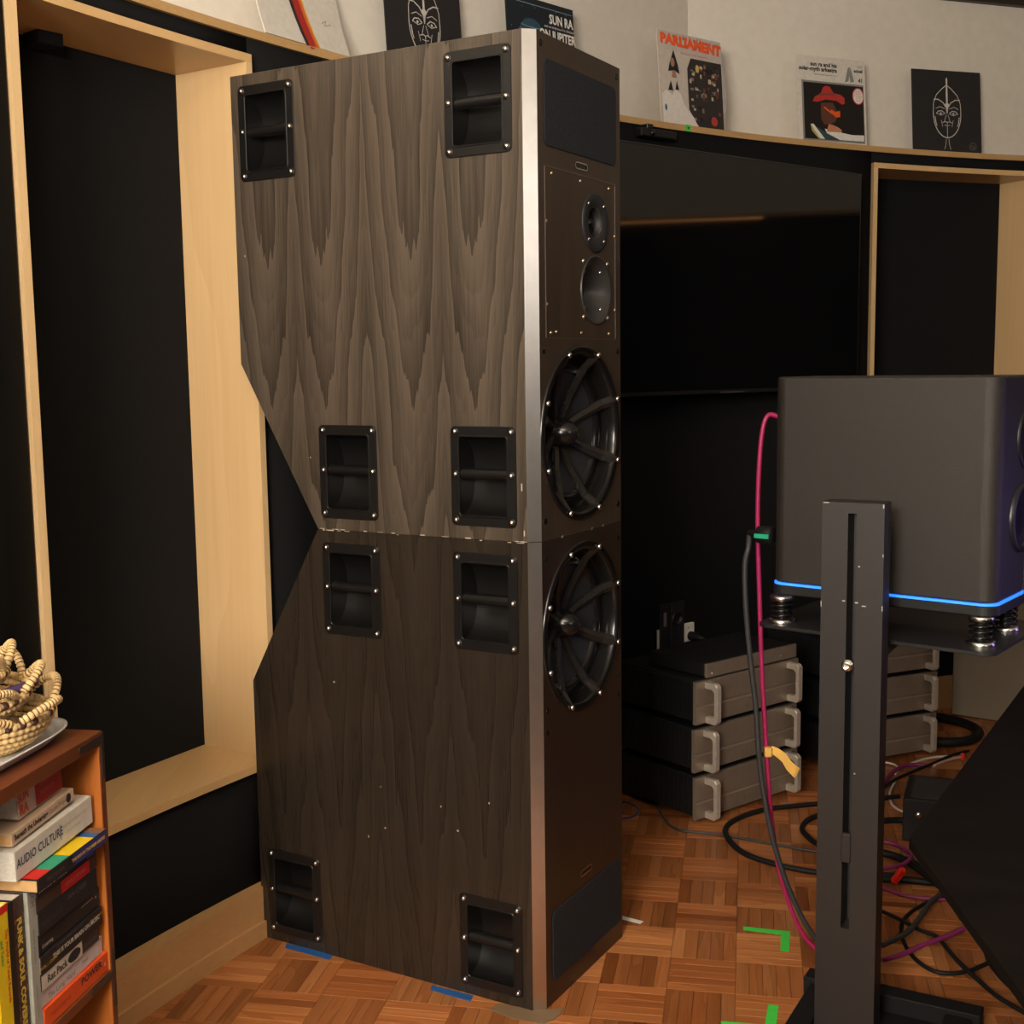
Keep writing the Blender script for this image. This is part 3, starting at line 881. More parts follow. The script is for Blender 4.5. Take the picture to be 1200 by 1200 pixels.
# 5 white sleeve with a photograph of a person in a red hat
s5 = sleeve(0, 2.0565, .012, 24, 4.5, 'white record sleeve with a photo of a person in a red hat', base=plain('sleeve_white', (.62, .58, .52), .5), w=.318, h=.318)
shape(s5, [[(-.140, .004), (.150, .004), (.150, .226), (-.140, .226)]], plain('print_grey', (.22, .22, .20), .5), lift=.0005)
shape(s5, [[(-.132, .010), (.147, .010), (.147, .219), (-.132, .219)]], plain('print_black', (.008, .006, .005), .5), lift=.0008)
stx(s5, 'sun ra and his', .026, .288, .021, BLKINK, 'RIGHT', 1.05, .0008)
stx(s5, 'solar-myth arkestra', .026, .270, .021, BLKINK, 'RIGHT', 1.05, .0008)
stx(s5, 'the solar-myth approach vol. 1', .026, .251, .0085, BLKINK, 'RIGHT')
stx(s5, 'actuel', .147, .277, .017, BLKINK, 'RIGHT', 1, .0006)
stx(s5, '41', .147, .241, .022, BLKINK, 'RIGHT', 1, .0006)
stx(s5, 'STEREO', .147, .293, .007, BLKINK, 'RIGHT')
shape(s5, [[(.062, .230), (.078, .286), (.088, .290), (.080, .236)], [(.090, .290), (.106, .236), (.088, .232), (.083, .260)]], plain('print_grey', (.22, .22, .20), .5), lift=.0009)
shape(s5, [[(-.092, .150), (-.08, .168), (-.052, .180), (-.044, .202), (-.030, .211), (-.010, .208), (.006, .186), (.040, .182), (.058, .170), (.058, .150), (.045, .146), (.02, .158), (-.03, .160), (-.07, .148)]], plain('hat_red', (.42, .03, .02), .6), lift=.0011)
shape(s5, [[(-.060, .182), (.018, .186), (.014, .178), (-.058, .172)]], plain('hat_band', (.20, .04, .04), .6), lift=.0013)
shape(s5, [[(-.055, .145), (-.055, .085), (-.040, .066), (-.015, .066), (.010, .078), (.022, .098), (.020, .120), (.0, .150)]], plain('skin_dark', (.10, .032, .018), .6), lift=.0011)
shape(s5, [[(-.040, .134), (-.012, .118), (-.006, .124), (.012, .116), (.034, .122), (.034, .098), (.012, .096), (.004, .104), (-.008, .108), (-.042, .128)]], plain('glasses_orange', (.70, .09, .01), .6), lift=.0014)
shape(s5, [[(-.028, .050), (-.020, .068), (.0, .066), (.02, .060), (.040, .050), (.038, .040), (-.03, .040)]], plain('hand_print', (.48, .20, .11), .6), lift=.0014)
shape(s5, [[(-.105, .064), (-.092, .066), (-.040, .012), (-.062, .012)], [(-.040, .050), (.02, .042), (.09, .034), (.145, .036), (.145, .012), (.03, .012), (-.03, .034)]], plain('cloth_white', (.68, .66, .60), .6), lift=.0012)
shape(s5, [[(-.105, .064), (-.10, .040), (-.070, .012), (-.062, .012)]], plain('cloth_yellow', (.40, .34, .10), .6), lift=.0013)
shape(s5, [[(-.085, .060), (-.03, .034), (.03, .012), (-.040, .012)]], plain('cloth_blue', (.03, .06, .07), .6), lift=.0013)
shape(s5, [arc(.122, .182, .028, .032, 0, 2 * PI, 20)], plain('sticker_red', (.5, .05, .05), .6), 'sticker', .0015)
shape(s5, [arc(.122, .182, .024, .028, 0, 2 * PI, 20)], WHTINK, 'sticker', .0018)
for i in range(5): stx(s5, ('FEATURING', 'THE SOLAR', 'MYTH MUSIC', 'OF THE', 'STARS')[i], .122, .199 - .0085 * i, .0078, plain('sticker_text', (.5, .06, .06), .6), lift=.0022)
# 6 black sleeve with mask drawing at the right end
s6 = sleeve(0, 1.9440, .012, 17, 4.5, 'black record sleeve with a silver mask drawing, alone at the right end', w=.318, h=.318)
mask_face(s6)

# green tape flag on the ledge edge
p = wp(2.2005, -.0035)
gt = tag(MB().box((-.011, -.0008, -.011), (.011, .0006, .011)).build('tape_flag', GREENT), 'small green tape flag with a black arrow on the ledge edge', 'tape')
gt.matrix_world = frame((p.x, p.y, ZL - .010), math.radians(36))
mesh('arrow', [(-.005, -.0012, .003), (.005, -.0012, .003), (0, -.0012, -.006)], [(0, 2, 1)], BLKINK, gt)

# ================================================================== AMPLIFIERS


def amplifier(mtx, label, group, src=None):
    if src:
        g = src.copy(); COL.objects.link(g); g.matrix_world = mtx; g['label'] = label; g['group'] = group
        for ch in src.children:
            c = ch.copy(); COL.objects.link(c); c.parent = g
            for gc in ch.children:
                d_ = gc.copy(); COL.objects.link(d_); d_.parent = c
        return g
    g = thing('power_amplifier', label, 'amplifier', mtx, group)
    W, H, Dp = .496, .142, .37
    bevel(MB().box((.012, .012, .012), (W - .012, Dp, H)).build('case', AMPBLK, g), .002)
    # face plate: flat top half, a step, and a flat lower half
    prof = [(0, .004), (-.004, .006), (-.004, .056), (0, .060), (0, .064), (-.0015, .066), (-.0015, H - .004), (.0, H - .001), (.012, H - .001), (.012, .004)]
    MB().prism([(0, y, z) for y, z in prof], (W, 0, 0)).build('face_plate', ALU, g)
    # heat-sink fins along both sides
    mb = MB()
    for sx in (0, 1):
        for i in range(38):
            y = .016 + i * .0092
            x0, x1 = (-.001, .013) if sx == 0 else (W - .013, W + .001)
            mb.box((x0, y, .016), (x1, y + .004, H - .006))
    o = mb.build('heat_sink_fins', AMPBLK, g); o['kind'] = 'stuff'
    for x in (.050, W - .050):
        # U-shaped handle standing out of the face
        t = .0105; z0, z1 = .005, H - .005; out_ = .052
        outer = [(0, z0), (-out_ + .010, z0), (-out_, z0 + .010), (-out_, z1 - .010), (-out_ + .010, z1), (0, z1)]
        inner = [(0, z0 + .022), (-out_ + .022, z0 + .022), (-out_ + .013, z0 + .030), (-out_ + .013, z1 - .030), (-out_ + .022, z1 - .022), (0, z1 - .022)]
        vs = [(x + s, y, z) for s in (-t, t) for y, z in outer + inner]; fs = []
        for i in range(5):
            fs += [(i, i + 1, 7 + i, 6 + i), (12 + i, 18 + i, 19 + i, 13 + i), (i, 12 + i, 13 + i, i + 1), (6 + i, 7 + i, 19 + i, 18 + i)]
        bevel(mesh('handle', vs, fs, ALU_H, g), .002)
        for z in (.012, H - .012):
            MB().lathe([(.004, 0), (.004, .002), (0, .003)], M.Translation(V((x + (.020 if x < .2 else .026), -.004 if z < .06 else -.0015, z))) @ M.Rotation(PI / 2, 4, 'X'), 8).build('screw', BRONZE, g)
    MB().box((W * .5 - .012, -.0052, .020), (W * .5 + .012, -.0035, .044)).build('power_button', ALU, g)
    for x, y in ((.06, .05), (W - .06, .05), (.06, Dp - .05), (W - .06, Dp - .05)):
        MB().lathe([(.016, -.012), (.018, .013)], M.Translation(V((x, y, .0))), 12).build('foot', RUBBER, g)
    return g


a38 = math.radians(38.4)
amp0 = None
for k, lab in enumerate(('aluminium power amplifier at the bottom of the stack beside the tower', 'aluminium power amplifier in the middle of the stack beside the tower', 'aluminium power amplifier under the slim unit, beside the tower')):
    a = amplifier(frame((.565 - .004 * (k == 1), 3.772, .0125 + .1545 * k), a38), lab, 'stacked power amplifiers', amp0)
    amp0 = amp0 or a
a23 = math.radians(23.5)
rL = V((1.562, 4.480)) - V((math.cos(a23), math.sin(a23))) * .496
for k, lab in enumerate(('aluminium power amplifier at the bottom of the stack behind the stand post', 'aluminium power amplifier in the middle of the stack behind the stand post', 'aluminium power amplifier on top of the stack behind the stand post')):
    amplifier(frame((rL.x, rL.y, .0125 + .1545 * k), a23), lab, 'stacked power amplifiers', amp0)
# slim unit on top of the left stack
sl = thing('slim_component', 'slim black component with a narrow aluminium front on top of the amplifiers', 'amplifier', frame((.565, 3.772, .4680), a38))
bevel(MB().box((.045, .006, .004), (.480, .25, .046)).build('case', AMPBLK, sl), .002)
bevel(MB().box((.045, -.004, .002), (.482, .006, .046)).build('face_plate', ALU, sl), .001)
MB().lathe([(.003, 0), (.003, .003), (0, .003)], M.Translation(V((.068, -.004, .014))) @ M.Rotation(PI / 2, 4, 'X'), 8).build('button', STEEL, sl)
MB().lathe([(.003, 0), (.003, .003), (0, .003)], M.Translation(V((.40, -.004, .018))) @ M.Rotation(PI / 2, 4, 'X'), 8).build('button', STEEL, sl)
for x, y in ((.08, .05), (.44, .05), (.08, .22), (.44, .22)): MB().lathe([(.012, -.004), (.012, .004)], M.Translation(V((x, y, 0))), 10).build('foot', RUBBER, sl)

# wall plates behind the stack
p = wp(2.2145, .006); yw = math.radians(37)
wpA = thing('wall_plate', 'black connector plate with a round socket on the wall behind the amplifiers', 'socket', frame((p.x, p.y, .515), yw))
bevel(MB().box((-.060, -.010, -.082), (.060, .004, .082)).build('plate', AMPBLK, wpA), .002)
MB().lathe([(.026, 0), (.026, .004), (.020, .006), (.019, .002), (0, .002)], M.Translation(V((.022, -.010, .022))) @ M.Rotation(PI / 2, 4, 'X'), 24).build('round_socket', MOULD, wpA)
MB().box((-.046, -.013, .0), (-.034, -.0095, .05)).build('rocker_switch', plain('switch_grey', (.16, .15, .14), .5), wpA)
MB().box((-.012, -.016, -.08), (-.008, -.0095, .075)).build('divider', plain('divider_grey', (.03, .03, .03), .4), wpA)
p = wp(2.2285, -.002)
MB2 = tag(boxo('white_strip', (-.0035, -.003, -.036), (.0025, .004, .036), WPLATE), 'narrow white strip standing on the black wall beside the connector plate', 'strip')
MB2.matrix_world = frame((p.x, p.y, .470), yw, 0)
p = wp(2.1995, .006)
wpB = thing('wall_plate', 'white wall plate with a black plug behind the amplifiers', 'socket', frame((p.x, p.y, .476), yw))
bevel(MB().box((-.036, -.008, -.034), (.036, .004, .034)).build('plate', WPLATE, wpB), .002)
MB().lathe([(.003, 0), (.003, .001), (0, .002)], M.Translation(V((.004, -.008, .018))) @ M.Rotation(PI / 2, 4, 'X'), 8).build('screw', STEEL, wpB)
plug = thing('cable_plug', 'black cable plug with a blue lead in the white wall plate', 'plug', frame((p.x, p.y, .462), yw))
MB().lathe([(.017, .008), (.017, .040), (.012, .046), (.009, .075), (.0, .078)], M.Translation(V((.016, 0, 0))) @ M.Rotation(PI / 2, 4, 'X'), 16).build('shell', RUBBER, plug)
MB().tube(spline([(.016, -.070, 0), (.01, -.10, -.006), (-.05, -.11, -.012), (-.12, -.10, -.018), (-.18, -.08, -.03)]), .004).build('lead', BLUEC, plug)

# beige fabric panel standing at the right
pa = atz(1115, 838); pb = atz(1166, 846)
dv = (pb - pa).normalized(); ang = math.atan2(dv.y, dv.x)
pan = thing('acoustic_panel', 'beige fabric panel standing on the floor at the far right', 'panel', frame((pa.x, pa.y, 0), ang))
bevel(MB().box((0, 0, .004), (.31, .06, 1.0)).build('fabric_face', plain('beige_fabric', (.22, .18, .13), .95, noise=.08, nscale=260, bump=.3, bscale=600), pan), .004)
MB().box((.02, .01, 0), (.06, .05, .006)).build('foot', RUBBER, pan); MB().box((.25, .01, 0), (.29, .05, .006)).build('foot', RUBBER, pan)

# ================================================================== MONITOR SPEAKER ON STAND
mA = math.radians(-38.55)
MZ = .922
ML = V((.588, 2.816)); MW, MD, MH = .510, .225, 1.4165 - MZ
mon = thing('monitor_speaker', 'charcoal monitor speaker with a glowing blue line, on the black stand', 'speaker', frame((ML.x, ML.y, MZ), mA))


def smooth(o):
    for p in o.data.polygons: p.use_smooth = True
    o.modifiers.new('normals', 'WEIGHTED_NORMAL').keep_sharp = True
    return o


def rbox(x0, x1, y0, y1, z0, z1, r, n=10):
    o = rrect(x0, x1, y0, y1, r, n); return MB().prism([(x, y, z0) for x, y in o], (0, 0, z1 - z0), sm=False)


mb = rbox(.003, MW - .003, .003, MD - .003, .027, MH, .034)
smooth(bevel(mb.build('body', MONI, mon), .006, 3))
bevel(rbox(0, MW, 0, MD, 0, .0225, .034).build('base', plain('monitor_base', (.010, .010, .011), .5), mon), .003)
rbox(.0012, MW - .0012, .0012, MD - .0012, .0225, .0272, .034).build('light_strip', LED, mon)
mt = M.Translation(V((MW - .003, .155, .192))) @ M.Rotation(PI / 2, 4, 'Y')
MB().lathe([(.073, 0), (.072, .008), (.064, .011), (.060, .004), (.055, .002), (.02, -.002), (0, .0)], mt, 36).build('side_woofer', plain('driver_satin', (.016, .014, .020), .35), mon)
mt = M.Translation(V((MW - .003, .185, .36))) @ M.Rotation(PI / 2, 4, 'Y')
MB().lathe([(.066, 0), (.065, .006), (.050, .002), (0, .0)], mt, 32).build('side_driver', AMPBLK, mon)
mb = MB().lathe([(.009, 0), (.009, .012), (.006, .018), (0, .018)], M.Translation(V((.004, .075, .402))) @ M.Rotation(-PI / 2, 4, 'Y'), 12); mb.build('cable_socket', RUBBER, mon)

stA = math.radians(-29)
PA = V((.637, 2.530)); PW, PD, PZ = .1255, .060, 1.165
st = thing('speaker_stand', 'black metal speaker stand with a slotted post and scuffed paint', 'stand', frame((PA.x, PA.y, 0), stA))
s0, s1_ = .053, .0705
mb = MB()
mb.box((0, 0, .012), (s0, PD, PZ)); mb.box((s1_, 0, .012), (PW, PD, PZ))
mb.box((s0, 0, PZ - .022), (s1_, PD, PZ)); mb.box((s0, 0, .012), (s1_, PD, .26))
post = mb.build('post', STANDM, st)
boxo('slot_back', (s0 - .002, PD - .006, .26), (s1_ + .002, PD - .001, PZ - .022), AMPBLK, st)
MB().lathe([(.0125, 0), (.0125, .004), (.0105, .004), (.0095, .012), (.005, .012), (.0045, .008), (0, .008)], M.Translation(V((.058, 0, .828))) @ M.Rotation(PI / 2, 4, 'X'), 20).build('clamp_bolt', STEEL, st)
boxo('slot_clip', (s0 - .002, -.003, .405), (s1_ + .001, .01, .468), STANDM, st, .002)
sc = plain('bare_scuff', (.45, .42, .38), .5)
mb = MB()
for x, z, a, b in ((.047, .962, .003, .0012), (.073, .960, .003, .0013), (.088, .954, .004, .001), (.0006, .952, .0006, .006), (PW - .0008, .952, .0008, .005), (.076, .60, .0015, .0015), (.008, 1.1636, .006, .0008), (PW - .002, 1.160, .0012, .004), (.077, 1.035, .0015, .0015), (PW - .001, 1.06, .0008, .003)):
    mb.box((x - a, -.0004, z - b), (x + a, .0002, z + b))
mb.build('paint_scuffs', sc, st)
# bracket, platform, base
Ms = M.Rotation(mA - stA, 4, 'Z')
inv = frame((PA.x, PA.y, 0), stA).inverted()


def into(px, py): q = inv @ V((px, py, 0)); return (q.x, q.y)


c_, s_ = math.cos(mA), math.sin(mA)
def mpt(x, y): return (ML.x + c_ * x - s_ * y, ML.y + s_ * x + c_ * y)


PLZ = .858
out = rrect(-.012, MW + .012, -.042, MD + .11, .030, 5)
poly = [(*into(*mpt(x, y)), PLZ - .008) for x, y in out]
bevel(MB().prism(poly, (0, 0, .008)).build('platform', plain('platform_paint', (.014, .0135, .015), .45), st), .001)
boxo('bracket', (.012, PD, PLZ - .03), (PW - .012, .24, PLZ - .008), STANDM, st, .002)
# base: a bar behind the post, two feet running forward, and a sole plate under the post
boxo('base_bar', (-.068, .158, 0), (.316, .208, .050), BASEM, st, .002)
boxo('base_foot', (-.052, -.26, 0), (-.004, .158, .040), BASEM, st, .002)
boxo('base_foot', (.244, -.26, 0), (.300, .158, .040), BASEM, st, .002)
boxo('sole_plate', (-.004, -.03, 0), (.244, .158, .012), BASEM, st, .001)


def isolator(x, y, label):
    q = mpt(x, y)
    g = thing('spring_isolator', label, 'isolator', frame((q[0], q[1], PLZ)), 'spring isolators under the monitor')
    Hh = MZ - PLZ
    MB().lathe([(.030, 0), (.0305, .003), (.030, .009), (.022, .011), (0, .011)], None, 24).build('lower_cup', STEEL, g)
    MB().lathe([(.022, Hh - .012), (.027, Hh - .010), (.027, Hh - .001), (.023, Hh), (0, Hh)], None, 24).build('upper_cup', STEEL, g)
    pts = [(.022 * math.cos(t), .022 * math.sin(t), .011 + (Hh - .022) * t / (2 * PI * 3.6)) for t in [i * 2 * PI * 3.6 / 80 for i in range(81)]]
    MB().tube(pts, .0032, 6).build('coil', GLOSSBLK, g)
    MB().lathe([(.012, .008), (.012, Hh - .008)], None, 12).build('core', RUBBER, g)


isolator(.035, -.002, 'spring isolator under the monitor corner nearest the cables')
isolator(MW - .035, .022, 'spring isolator under the front corner by the glowing line')
isolator(MW - .040, MD - .02, 'spring isolator half hidden behind the front corner one')
isolator(.13, MD - .06, 'spring isolator in shadow beneath the monitor middle')

# cables on the monitor


def cable(name, pts, r, mat, label, per=8, group=None):
    o = MB().tube(spline(pts, per), r, 8).build(name, mat)
    return tag(o, label, 'cable', group)


YC = 2.90
def vy(L, y=YC): return [aty(a, b, y) for a, b in L]


c1 = vy([(907, 483), (900, 487), (893, 508), (889, 560), (888, 620), (890, 700), (893, 790), (897, 860), (903, 950), (912, 1015), (927, 1065), (941, 1095), (957, 1113)])
c1[0] = V(mpt(-.016, .075)).to_3d(); c1[0].z = MZ + .402
cable('magenta_cable', c1, .0058, MAG, 'magenta cable hanging from the monitor down to the floor')
pl = thing('cable_connector', 'black cable connector with a green band, plugged into the monitor', 'plug', frame((*mpt(-.004, .03), 1.052), mA))
MB().lathe([(.0, .066), (.009, .064), (.012, .042), (.020, .038), (.021, .004), (.018, 0), (0, 0)][::-1], M.Rotation(-PI / 2, 4, 'Y'), 16).build('shell', RUBBER, pl)
MB().box((-.038, -.0225, -.0055), (-.002, -.0185, .0045)).build('colour_band', PLUGGREEN, pl)
q = mpt(-.066, .03)
c2 = [V((q[0], q[1], 1.052))] + vy([(877, 642), (873, 662), (874, 710), (879, 770), (886, 830), (889, 880), (895, 930), (906, 985), (922, 1035), (940, 1075), (957, 1102)], 2.86)
cable('grey_cable', c2, .0066, GREYC, 'grey cable hanging from the green-banded connector to the floor')
# yellow strap
ys = thing('cable_strap', 'yellow hook-and-loop strap hanging on the magenta cable', 'strap', frame(aty(900, 881, 2.895)))
bevel(MB().box((-.009, -.009, -.012), (.009, .009, .012)).build('loop', YEL, ys), .003)
vs = []; fs = []
pp = [(.006, 0, .006), (.020, -.003, .0), (.038, -.004, -.014), (.050, -.003, -.034), (.066, -.002, -.050), (.072, 0, -.054)]
for i, (x, y, z) in enumerate(pp):
    w_ = .008 + .001 * i; vs += [(x - w_ * .45, y, z - w_), (x + w_ * .45, y, z + w_), (x + w_ * .45, y + .0025, z + w_), (x - w_ * .45, y + .0025, z - w_)]
for i in range(len(pp) - 1):
    for j in range(4): fs.append((4 * i + j, 4 * i + (j + 1) % 4, 4 * i + 4 + (j + 1) % 4, 4 * i + 4 + j))
fs += [(3, 2, 1, 0), (20, 21, 22, 23)]
mesh('tail', vs, fs, YEL, ys)

# floor cables (pixel positions looked up on the floor plane)


def fc(name, L, r, mat, label, lift=0.0, group=None):
    return cable(name, [atz(a, b, r + lift + (c[0] if c else 0)) for a, b, *c in L], r, mat, label, group=group)


fc('floor_cable', [(1040, 935), (990, 938), (957, 942), (900, 948), (863, 960), (850, 975), (869, 998), (910, 1013), (957, 1022), (1010, 1024), (1050, 1026)], .0085, RUBBER, 'thick black cable looping out in front of the amplifier stack')
fc('floor_cable', [(1010, 948), (975, 952), (950, 959), (940, 970), (946, 980), (962, 990), (1010, 1000)], .0085, RUBBER, 'thick black cable making a smaller loop beside the stand post')
fc('thin_cable', [(764, 925), (770, 944), (782, 964), (797, 973), (815, 975), (850, 979), (910, 990), (958, 998), (1010, 1004)], .0042, GREYC, 'thin dark cable trailing from the amplifiers across the parquet', .001)
fc('blue_cable', [(722, 939), (738, 941), (748, 949), (741, 957), (724, 960)], .0032, BLUEC, 'blue cable loop on the floor beside the tower')
fc('thick_hose', [(1088, 838), (1108, 842), (1128, 847), (1142, 853), (1147, 860), (1137, 867), (1115, 870), (1088, 869)], .019, RUBBER, 'thick black hose curled on the floor beside the beige panel')
# right side bundle
fc('white_cable', [(1034, 893), (1048, 896), (1053, 902), (1049, 907)], .004, WHITEC, 'white cable bending over the floor behind the post', .004)
fc('white_cable', [(1046, 905), (1063, 897), (1082, 890), (1100, 887), (1118, 886)], .0045, WHITEC, 'long white cable running from the post towards the desk', .010)
fc('white_cable', [(1049, 916), (1043, 928), (1044, 940), (1050, 947), (1060, 952)], .004, WHITEC, 'white cable curving down in front of the black box', .012)
fc('purple_cable', [(1034, 920), (1044, 907), (1056, 899), (1072, 896), (1092, 898)], .007, PURP, 'purple cable arching towards the black box', .012)
fc('black_cable', [(1034, 924), (1050, 913), (1075, 902), (1095, 894), (1118, 884), (1135, 880)], .0055, RUBBER, 'black cable running beside the long white cable', .02)
sal = fc('salmon_cable', [(1095, 897), (1110, 891), (1126, 887)], .0050, plain('salmon_cable', (.50, .30, .22), .6), 'salmon-pink cable tail with a red tip', .03)
o = MB().lathe([(.006, -.012), (.008, -.008), (.008, .008), (.006, .012)], None, 12).build('red_tip', REDP, sal); o.location = atz(1128, 886.5, .036); o['label'] = 'small red tip'
fc('black_cable', [(1034, 935), (1045, 934), (1054, 933)], .008, RUBBER, 'black lead going into the side of the black box', .02)
fc('black_cable', [(1034, 962), (1050, 961), (1062, 962), (1080, 966)], .010, RUBBER, 'thick black lead passing just below the black box', .004)
fc('purple_cable', [(1034, 986), (1050, 990), (1062, 997), (1068, 1003), (1060, 1012), (1046, 1016), (1034, 1018)], .006, PURP, 'purple cable hooking back towards the stand post', .050)
fc('black_cable', [(1034, 999), (1056, 1006), (1080, 1017), (1105, 1033), (1120, 1050), (1140, 1070)], .012, RUBBER, 'thick black cable sloping down to the desk edge', .004)
fc('black_cable', [(1034, 1000), (1052, 1004), (1074, 1017), (1100, 1037), (1118, 1053), (1140, 1082)], .010, RUBBER, 'second thick black cable lying on the first one', .024)
fc('black_cable', [(1034, 1030), (1060, 1031), (1090, 1034), (1110, 1034)], .010, RUBBER, 'thick black cable passing under the red plug', .002)
fc('purple_cable', [(1034, 1040), (1052, 1047), (1075, 1052), (1105, 1054), (1128, 1055)], .0048, PURP, 'thin purple cable below the red plug', .002)
fc('purple_cable', [(1034, 1125), (1056, 1119), (1080, 1108), (1110, 1097), (1130, 1088), (1148, 1082)], .0060, PURP, 'purple cable crossing the big black loop', .030)
fc('black_cable', [(1120, 1050), (1100, 1053), (1078, 1062), (1060, 1076), (1056, 1092), (1062, 1110), (1076, 1127), (1098, 1139), (1124, 1140), (1148, 1133), (1165, 1124), (1178, 1114)], .0050, RUBBER, 'thin black cable in a big round loop on the parquet', .002)
fc('black_cable', [(1034, 1068), (1056, 1078), (1078, 1090), (1098, 1098), (1110, 1112), (1122, 1126), (1140, 1143), (1165, 1165), (1185, 1178), (1203, 1188)], .0052, RUBBER, 'thin black cable wandering past the round loop towards the corner', .016)
fc('grey_cable', [(1034, 1108), (1050, 1100), (1066, 1090), (1080, 1072), (1090, 1058), (1105, 1046)], .0068, GREYC, 'dark grey cable rising from the post towards the desk', .032)
fc('black_cable', [(1125, 1050), (1142, 1078), (1154, 1106), (1160, 1125), (1172, 1142), (1190, 1160), (1205, 1172)], .0085, RUBBER, 'thick black cable following the desk edge down', .046)
rp = tag(bevel(MB().box((-.009, -.009, -.028), (.009, .009, .028)).build('red_plug', REDP), .003), 'bright red plug lying among the cables beside the post', 'plug')
rp.matrix_world = M.Translation(atz(1053, 1026, .036)) @ M.Rotation(.35, 4, 'Y') @ M.Rotation(.5, 4, 'X')

# black box under the desk
b0_ = atz(1057, 986); b1_ = atz(1130, 1012)
bx = thing('power_box', 'black power distribution box on the floor under the desk corner', 'box', frame((b0_.x, b0_.y, 0), math.radians(-22)))
bevel(MB().box((0, 0, .004), (.34, .24, .135)).build('case', AMPBLK, bx), .003)
MB().box((.02, .02, .135), (.32, .22, .1365)).build('lid', plain('box_lid', (.045, .045, .045), .5), bx)
MB().lathe([(.010, 0), (.010, .006), (.006, .010), (0, .010)], M.Translation(V((.045, 0, .09))) @ M.Rotation(PI / 2, 4, 'X'), 12).build('socket', STEEL, bx)
for x in (.03, .31):
    for y in (.03, .21): MB().box((x - .015, y - .015, 0), (x + .015, y + .015, .005)).build('foot', RUBBER, bx)

# desk
dk = thing('desk', 'dark wooden desk with an angled corner at the right edge', 'desk')
poly = [(.606, 1.842, .700), (.584, 1.329, .700), (.61, .85, .700), (2.1, .85, .700), (2.1, 2.95, .700), (1.151, 2.736, .700)]
bevel(MB().prism(poly, (0, 0, .020)).build('desk_top', DESK, dk), .002)
for x, y in ((1.9, 1.1), (1.9, 2.6), (1.28, .95)): boxo('leg', (x, y, 0), (x + .06, y + .06, .700), DESK, dk)

# tapes and cardboard on the floor


def tape(name, pts, mat, label, cat='tape', th=.0006):
    o = MB().prism([(*atz(a, b, 0).xy, 0.0004) for a, b in pts], (0, 0, th)).build(name, mat)
    return tag(o, label, cat)


g_ = thing('green_tape', 'green tape corner mark on the parquet left of the post', 'tape')
MB().prism([(*atz(a, b).xy, .0004) for a, b in ((871, 1086), (926, 1092), (926, 1097), (871, 1090))], (0, 0, .0006)).build('strip', GREENT, g_)
MB().prism([(*atz(a, b).xy, .0011) for a, b in ((915, 1091), (926, 1092), (924.5, 1116), (914.5, 1115))], (0, 0, .0006)).build('strip', GREENT, g_)
g_ = thing('green_tape', 'green tape mark on the parquet at the bottom edge', 'tape')
MB().prism([(*atz(a, b).xy, .0004) for a, b in ((845, 1197), (908, 1202), (908, 1207), (845, 1201))], (0, 0, .0006)).build('strip', GREENT, g_)
MB().prism([(*atz(a, b).xy, .0011) for a, b in ((900, 1178), (912.5, 1179), (909, 1206), (896, 1205))], (0, 0, .0006)).build('strip', GREENT, g_)
tape('white_tape', ((727, 1073), (754, 1080), (750, 1083), (727, 1077)), WHITET, 'white tape sliver on the parquet beside the tower')
tape('blue_tape', ((336, 1106), (391, 1118), (386, 1125), (334, 1111)), BLUET, 'blue tape strip at the foot of the tower, near the baseboard')
tape('blue_tape', ((506, 1155), (555, 1167), (551, 1174), (504, 1160)), BLUET, 'blue tape strip at the foot of the tower, towards its front corner')
cb = tape('cardboard_piece', ((573, 1183), (585, 1177), (620, 1183), (640, 1184), (660, 1182), (657, 1189), (648, 1196), (636, 1200), (616, 1197), (600, 1194)), CARD, 'torn cardboard piece lying under the front corner of the tower', 'cardboard', .0018)

# ================================================================== BOOKCASE
BA = math.radians(-10)
BF = frame((-.708, 2.062, 0), BA)      # local y = along the front to the far end, x = out of the open front, z up
bc = thing('bookcase', 'teak bookcase with dark metal corner brackets, full of books', 'bookcase', BF)
BL, BD = -1.00, -.30
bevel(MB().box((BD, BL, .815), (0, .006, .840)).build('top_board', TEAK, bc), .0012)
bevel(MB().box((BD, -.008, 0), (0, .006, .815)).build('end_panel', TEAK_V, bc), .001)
MB().box((-.0005, -.0082, 0), (.0012, .0062, .815)).build('panel_edge', TEAK, bc)
bevel(MB().box((BD, BL, 0), (0, BL + .014, .815)).build('end_panel', TEAK_V, bc), .001)
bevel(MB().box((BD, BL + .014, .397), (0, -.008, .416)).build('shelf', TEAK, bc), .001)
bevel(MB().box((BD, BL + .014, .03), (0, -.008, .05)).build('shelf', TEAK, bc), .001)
MB().box((BD, BL + .014, .05), (BD + .008, -.008, .815)).build('back_panel', TEAK_V, bc)


def bracket(z, up, dn):
    mb = MB()
    out = rrect(-.075, .004, z - .006, z + .006, .0055, 4)
    mb.prism([(.0013, a, b) for a, b in out], (.0014, 0, 0))
    mb.box((.0013, -.004, z - dn), (.0028, .0045, z + up))
    return mb.build('bracket', BRONZE, bc)


bracket(.828, .010, .070)
bracket(.407, .045, .06)

# ---------------------------------------------------------------- books
UP = M(((0, 0, 1, 0), (1, 0, 0, 0), (0, 1, 0, 0), (0, 0, 0, 1)))     # text x -> +y, text y -> +z, facing +x


